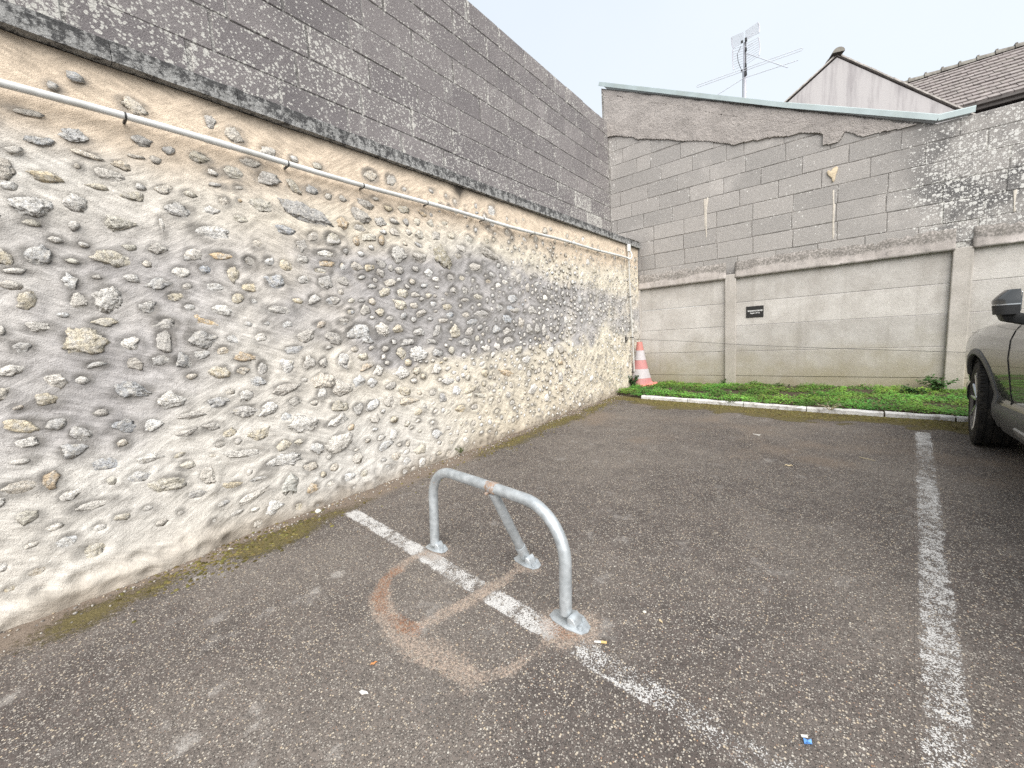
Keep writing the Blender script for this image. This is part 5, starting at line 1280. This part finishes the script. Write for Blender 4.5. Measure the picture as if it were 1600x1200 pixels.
gt = np_mesh('grit', np.vstack(GV), np.vstack(GF), STONE, smooth=False, col=np.vstack(GC)); tag(gt, 'loose pale grit lying along the foot of the stone wall', 'grit', kind='stuff')

# ------------------------------------------------------------------ litter
BUTT = m_simple('filter_paper', (0.55, 0.38, 0.16), 0.8, 0.2); PAPER = m_simple('cigarette_paper', (0.66, 0.64, 0.60), 0.8, 0.2)
BLUE = m_simple('blue_foil', (0.10, 0.27, 0.62), 0.35, 0.5, 0.2); TANL = m_simple('dead_leaf_tan', (0.52, 0.43, 0.28), 0.8, 0.2); ORL = m_simple('dead_leaf_orange', (0.48, 0.22, 0.09), 0.8, 0.2)
PALE = m_simple('pale_scrap', (0.60, 0.58, 0.54), 0.85, 0.2); WSTN = m_simple('white_pebble', (0.62, 0.59, 0.52), 0.8, 0.2, bump=.4)
p = (-.594, 1.133); z0 = gz(*p)
cg = thing('cigarette_butt', 'trodden cigarette butt beside the right foot of the barrier', 'cigarette butt', (*p, z0))
keep(MB().tube([(p[0]+.002, p[1]+.001, z0+.0045), (p[0]+.020, p[1]+.010, z0+.0045)], .0042, 10).build('filter', BUTT, None, smooth=True), cg)
keep(MB().tube([(p[0]-.018, p[1]-.010, z0+.004), (p[0]+.002, p[1]+.001, z0+.0045)], [.003, .0041], 10).build('paper', PAPER, None, smooth=True), cg)
def scrap(name, label, cat, p, mat, pts, h=.003, curl=.006, rz=0):
    z0 = gz(*p); n = len(pts); R_ = Matrix.Rotation(rz, 2)
    V = [(p[0], p[1], z0+h+.002)]; 
    for t in (1.0,):
        for k, (u, v) in enumerate(pts):
            q = R_ @ Vector((u, v)); V.append((p[0]+q.x, p[1]+q.y, z0+h*.5+curl*(k % 2)*.6+.001))
    V += [(v[0], v[1], v[2]-.0012) for v in V]
    F = []
    for k in range(n): F += [(0, 1+k, 1+(k+1) % n), (n+1, n+2+(k+1) % n, n+2+k), (1+k, n+2+k, n+2+(k+1) % n, 1+(k+1) % n)]
    o = mesh_obj(name, V, F, mat, None, smooth=False); return tag(o, label, cat, 'dead leaves on the asphalt' if name == 'dead_leaf' else None)
lf = [(-.5, 0), (-.25, .16), (.05, .22), (.32, .12), (.55, 0), (.3, -.14), (0, -.2), (-.3, -.12)]
sc_ = lambda L: [(u*L, v*L) for u, v in lf]
wb_ = scrap('sweet_wrapper', 'crumpled blue foil scrap on the asphalt near the bottom right', 'wrapper', (-.009, 1.133), BLUE, [(-.010, -.006), (-.003, -.009), (.009, -.004), (.011, .005), (.003, .007), (-.007, .006)], .004, .008, .5)
wz = gz(-.02, 1.15); wt = MB().box((-.016, 1.144, wz+.005), (.015, .006, .002), Matrix.Rotation(.5, 3, 'Z') @ Matrix.Rotation(.3, 3, 'X')).build('torn_edge', PALE, None); wt.parent = wb_
scrap('dead_leaf', 'single pale tan leaf lying in the middle of the bay', 'leaf', (-.189, 3.424), TANL, sc_(.055), .004, .012, .3)
scrap('dead_leaf', 'small orange leaf lying left of the rusty ring', 'leaf', (-1.192, .61), ORL, sc_(.024), .003, .006, 1.2)
scrap('dead_leaf', 'tiny tan leaf right of the hoop barrier', 'leaf', (-.455, 1.352), TANL, sc_(.022), .003, .006, -.6)
scrap('paper_scrap', 'pale scrap on the asphalt at the bottom, below the rusty ring', 'paper scrap', (-1.117, .527), PALE, sc_(.034), .003, .005, .4)
tw = MB().tube([(.225, 3.86, gz(.225, 3.86)+.004), (.25, 3.835, gz(.25, 3.835)+.005), (.275, 3.83, gz(.275, 3.83)+.005), (.31, 3.80, gz(.31, 3.8)+.004)], [.003, .0028, .0022, .0015], 6).build('twig', DRY, None, smooth=True)
tag(tw, 'thin dry twig lying left of the long bay line', 'twig', 'twigs on the asphalt')
tw = MB().tube([(-.52, 4.27, gz(-.52, 4.27)+.004), (-.49, 4.245, gz(-.49, 4.245)+.005), (-.46, 4.225, gz(-.46, 4.225)+.004)], [.003, .006, .003], 6).tube([(-.49, 4.245, gz(-.49, 4.245)+.005), (-.455, 4.26, gz(-.46, 4.26)+.004)], [.004, .002], 6).build('twig', PALE, None, smooth=True)
tag(tw, 'short white forked twig near the kerb, in line with the sign', 'twig', 'twigs on the asphalt')
def pebble(label, p, r, mat, seed):
    r2 = np.random.default_rng(seed); V, F = ICO[2]; V = V.copy()
    for k in range(7):
        n_ = r2.normal(size=3); n_ /= np.linalg.norm(n_); V -= n_*np.maximum(0, V@n_-.7)[:, None]
    o = np_mesh('pebble', V*np.array([r*1.2, r, r*.75])+np.array([p[0], p[1], gz(*p)+r*.5]), F, mat, smooth=False); return tag(o, label, 'pebble', 'white pebbles on the asphalt')
pebble('white angular pebble at the wall foot near the end of the bay line', (-2.640, 1.10), .022, WSTN, 1)
pebble('small white pebble right of the barrier foot', (-.521, 1.366), .0065, WSTN, 2)

# ------------------------------------------------------------------ roof aerial
ALU = m_simple('aerial_aluminium', (0.55, 0.56, 0.60), 0.5, 0.5, 0.3, var=.06)
ALUP = m_simple('aerial_mast_grey', (0.55, 0.55, 0.60), 0.6, 0.4, 0.1, var=.05)
AYD = 8.40; ax0 = -1.205
an = thing('tv_aerial', 'rooftop television aerial with a slotted reflector and a long folded dipole on a pale mast', 'aerial', (ax0, AYD, 3.6))
keep(MB().tube([(ax0+.008, AYD, 3.6), (ax0+.004, AYD, 5.0), (ax0, AYD, 5.78)], .024, 12).build('mast', ALUP, None, smooth=True), an)
def reflector(name, c, tl, tr_, bl, brr, nslat, off):
    m = MB(); tl, tr_, bl, brr = [Vector(q) for q in (tl, tr_, bl, brr)]
    for k in range(nslat):
        t = k/(nslat-1); m.tube([tl.lerp(bl, t), tr_.lerp(brr, t)], .0035, 5)
    o = m.build(name, ALU, None); keep(o, an)
    m = MB(); bow = Vector((off, .02, 0))
    outer = (tr_, brr) if off > 0 else (tl, bl)
    m.tube([outer[0], outer[0].lerp(outer[1], .25)+bow*.8, outer[0].lerp(outer[1], .5)+bow, outer[0].lerp(outer[1], .75)+bow*.8, outer[1]], .009, 6)
    o = m.build('reflector_rim', ALUP, None, smooth=True); keep(o, an)
def ap(px, py): pass
y0 = AYD-.06
reflector('reflector_grid', 0, (-1.395, y0, 5.925), (ax0-.01, y0, 5.92), (-1.368, y0, 5.745), (ax0-.01, y0, 5.76), 10, -.012)
reflector('reflector_grid', 0, (ax0+.01, y0, 5.92), (-1.010, y0, 5.965), (ax0+.01, y0, 5.78), (-.995, y0, 5.80), 10, .012)
reflector('reflector_grid', 0, (-1.378, y0, 5.73), (ax0-.02, y0, 5.71), (-1.366, y0, 5.40), (ax0-.02, y0, 5.40), 9, -.010)
reflector('reflector_grid', 0, (ax0+.03, y0, 5.72), (-1.000, y0, 5.735), (ax0+.03, y0, 5.40), (-.990, y0, 5.45), 9, .012)
fd = MB(); LX0, LX1, LZ0, LZ1, hgap = -1.935, -.415, 5.365, 5.272, .036
def dp_(t, o): return Vector((LX0+(LX1-LX0)*t, y0-.02, LZ0+(LZ1-LZ0)*t+o))
loop = [dp_(t, hgap/2) for t in np.linspace(0, 1, 12)]+[dp_(1, 0)+Vector((.018, 0, 0))]+[dp_(t, -hgap/2) for t in np.linspace(1, 0, 12)]+[dp_(0, 0)-Vector((.018, 0, 0))]
fd.tube(loop, .0052, 6, closed=True)
for t in (.205, .775): fd.tube([dp_(t, hgap/2), dp_(t, -hgap/2)], .004, 5)
keep(fd.build('folded_dipole', ALU, None, smooth=True), an)
keep(MB().tube([(-1.74, y0-.02, 5.06), (ax0-.0, y0-.02, 5.19), (-.455, y0-.02, 5.132)], .0055, 6).build('director_rod', ALU, None, smooth=True), an)
keep(MB().tube([(ax0+.02, y0, 5.55), (ax0+.055, y0-.02, 5.545), (-.572, y0-.3, 4.95)], .0065, 6).build('boom_rod', ALU, None, smooth=True), an)
DK = PLAS
cl = MB()
for z, s_ in ((5.79, .03), (5.64, .026), (5.40, .022), (5.33, .034), (5.26, .036)): cl.box((ax0+.022, y0+.01, z), (s_, .05, .045))
cl.tube([(ax0+.022, y0, 5.25), (ax0+.022, y0, 5.78)], .008, 6); cl.box((ax0-.035, y0, 5.78), (.03, .03, .03)); cl.box((ax0-.035, y0, 5.325), (.025, .03, .025))
keep(cl.build('mast_clamp', DK, None), an)
keep(MB().tube([(ax0-.05, y0, 5.72), (ax0-.105, y0, 5.62), (ax0-.09, y0, 5.5), (ax0-.06, y0, 5.40), (ax0-.02, y0, 5.30), (ax0-.028, y0+.03, 4.8), (ax0-.02, y0+.03, 3.7)], .0045, 6).build('aerial_cable', DK, None, smooth=True), an)
keep(MB().tube([(ax0-.10, y0-.05, 5.60), (ax0-.02, y0-.05, 5.66), (ax0+.10, y0-.05, 5.645), (ax0+.14, y0-.05, 5.66)], .004, 6).tube([(ax0+.045, y0, 5.73), (ax0+.05, y0, 5.80), (ax0+.15, y0, 5.85)], .004, 6).build('bow_tie_dipole', ALU, None, smooth=True), an)

# ------------------------------------------------------------------ houses beyond the wall
def m_plaster():
    n = NT('streaked_plaster', .92, .15)
    s1 = n.noise(1.0, 6, .7, v=n.mapv(n.pos(), scale=(5, 5, .55))); s2 = n.noise(1.0, 5, .65, v=n.mapv(n.pos(), scale=(14, 14, 1.6)))
    c = n.mix(n.ss(s1, .42, .70), (.40, .385, .385), (.29, .275, .28))
    c = n.mix(n.math('MULTIPLY', n.ss(s2, .58, .75), .55), c, (.17, .16, .165)); c = n.mix(n.math('MULTIPLY', n.ss(n.noise(5, 5), .6, .75), .35), c, (.16, .15, .15))
    n.col(c); n.bump(n.noise(40, 4), .3, .01); return n.m
PLASTER = m_plaster()
TILE = m_simple('clay_tile_grey', (0.27, 0.24, 0.23), .85, .25, var=.3, scale=7, bump=.4, dirt=(.26, .25, .22), dirtamt=.5)
RIDGE = m_simple('ridge_tile_lichen', (0.20, 0.185, 0.165), .9, .2, var=.3, scale=10, bump=.5, dirt=(.30, .30, .26), dirtamt=.6)
VERGE = m_simple('verge_tile_grey', (0.40, 0.375, 0.35), .85, .25, var=.3, scale=9, bump=.4)
FASC = m_simple('dark_fascia', (0.11, 0.10, 0.095), .7, .25)
phi = math.radians(19); gex = Vector((math.cos(phi), math.sin(phi), 0)); gin = Vector((-math.sin(phi), math.cos(phi), 0))
O = Vector((.042, 14.0, 7.60))
def gp(u, v, w): q = O+gex*u+gin*w; return (q.x, q.y, v)
SL = .765
hs = thing('gabled_house', 'house with a streaked pale plaster gable and old tiled verge, behind the wall', 'house', (O.x, O.y, 0), 0, 'houses beyond the back wall')
keep(MB().prism([(0, 7.585), (-2.6, 7.585-2.6*SL), (-2.6, -.1), (3.4, -.1), (3.4, 7.585-3.4*SL)], 0, 5.5, gp).build('wall', PLASTER), hs)
for s, LN in ((-1, 2.85), (1, 3.65)):
    m = MB().prism([(0, 7.635), (s*LN, 7.635-LN*SL), (s*LN, 7.662-LN*SL), (0, 7.662)], .012, 5.6, gp); ro = m.build('roof', TILE); keep(ro, hs)
    nt = int(LN/.155)
    for k in range(nt):
        u0 = .08+k*.155; v0 = 7.672-u0*SL
        tl_ = MB().prism([(s*u0, v0+.014), (s*(u0+.19), v0-.19*SL+.004), (s*(u0+.19), v0-.19*SL-.030), (s*u0, v0-.026)], -.035+rnd.uniform(-.010, .006), .16, gp).build('verge_tile', VERGE); tl_.parent = ro
        tl_.matrix_parent_inverse = Matrix.Identity(4)
    for q in range(nt):            # tile courses behind the verge
        pass
rt = []
for k in range(14):
    m = MB(); w0 = -.10+k*.4
    P = [gp(.13*math.cos(a), 7.66+.115*math.sin(a), w0) for a in np.linspace(0, math.pi, 9)]+[gp(.115*math.cos(a), 7.66+.10*math.sin(a), w0+.42) for a in np.linspace(0, math.pi, 9)]
    m.add(P, [(i, i+1, i+10, i+9) for i in range(8)]+[tuple(range(8, -1, -1)), tuple(range(9, 18))]); o = m.build('ridge_tile', RIDGE, None, smooth=True, angle=50); keep(o, hs)
h2 = thing('tiled_house', 'house whose long brown tiled roof with lumpy ridge tiles rises at the far right', 'house', (5, 18, 0), 0, 'houses beyond the back wall')
E0, E1 = (17.0, 6.50), (19.5, 8.50); X0, X1 = .8, 11.0
def rp(x, t, o=0): 
    d = Vector((0, E1[0]-E0[0], E1[1]-E0[1])); nr = Vector((0, -d.z, d.y)).normalized()
    q = Vector((x, E0[0], E0[1]))+d*t+nr*o; return (q.x, q.y, q.z)
rf = MB().add([rp(X0, 0), rp(X1, 0), rp(X1, 1), rp(X0, 1), rp(X0, 0, -.12), rp(X1, 0, -.12), rp(X1, 1, -.12), rp(X0, 1, -.12)], [(0, 1, 2, 3), (7, 6, 5, 4), (0, 4, 5, 1), (1, 5, 6, 2), (2, 6, 7, 3), (3, 7, 4, 0)])
ro2 = rf.build('roof', TILE); keep(ro2, h2)
keep(MB().add([(X0, 19.52, 8.48), (X1, 19.52, 8.48), (X1, 22, 6.5), (X0, 22, 6.5), (X0, 19.52, 8.36), (X1, 19.52, 8.36), (X1, 22, 6.38), (X0, 22, 6.38)], [(0, 1, 2, 3), (7, 6, 5, 4), (0, 4, 5, 1), (1, 5, 6, 2), (2, 6, 7, 3), (3, 7, 4, 0)]).build('rear_roof', TILE), h2)
tm = MB(); nrow = 13; rc = random.Random(4)
for k in range(nrow):
    t0 = k/nrow; t1 = (k+1.12)/nrow; xk = X0+(k % 2)*.11
    while xk < X1-.02:
        j = rc.uniform(-.004, .006); a = [rp(xk+.004, t0-.006+rc.uniform(-.004, .004), .058+j), rp(xk+.216, t0-.006+rc.uniform(-.004, .004), .058+j), rp(xk+.216, t1, .014+j), rp(xk+.004, t1, .014+j), rp(xk+.004, t0-.006, .006), rp(xk+.216, t0-.006, .006)]
        tm.add(a, [(0, 1, 2, 3), (4, 5, 1, 0)]); xk += .22
o = tm.build('roof_tiles', TILE); o['kind'] = 'stuff'; o.parent = ro2
for k in range(28):
    x0 = X0+k*.37; m = MB()
    P = [(x0-.0, 19.5+.15*math.cos(a), 8.50+.13*math.sin(a)) for a in np.linspace(-.15, math.pi+.15, 9)]+[(x0+.36, 19.5+.13*math.cos(a), 8.49+.105*math.sin(a)) for a in np.linspace(-.15, math.pi+.15, 9)]
    m.add(P, [(i, i+1, i+10, i+9) for i in range(8)]+[tuple(range(8, -1, -1)), tuple(range(9, 18))]); m.box((x0+.02, 19.5, 8.60), (.05, .24, .055))
    o = m.build('ridge_tile', RIDGE, None, smooth=True, angle=50); keep(o, h2)
keep(MB().box(((X0+X1)/2, 17.02, 6.40), (X1-X0, .06, .16)).build('fascia', FASC), h2)
keep(MB().box(((X0+X1)/2, 16.95, 6.44), (X1-X0, .11, .05)).build('gutter', FASC), h2)
keep(MB().box(((X0+X1)/2, 19.5, 3.1), (X1-X0-.3, 4.6, 6.3)).build('wall', PLASTER), h2)
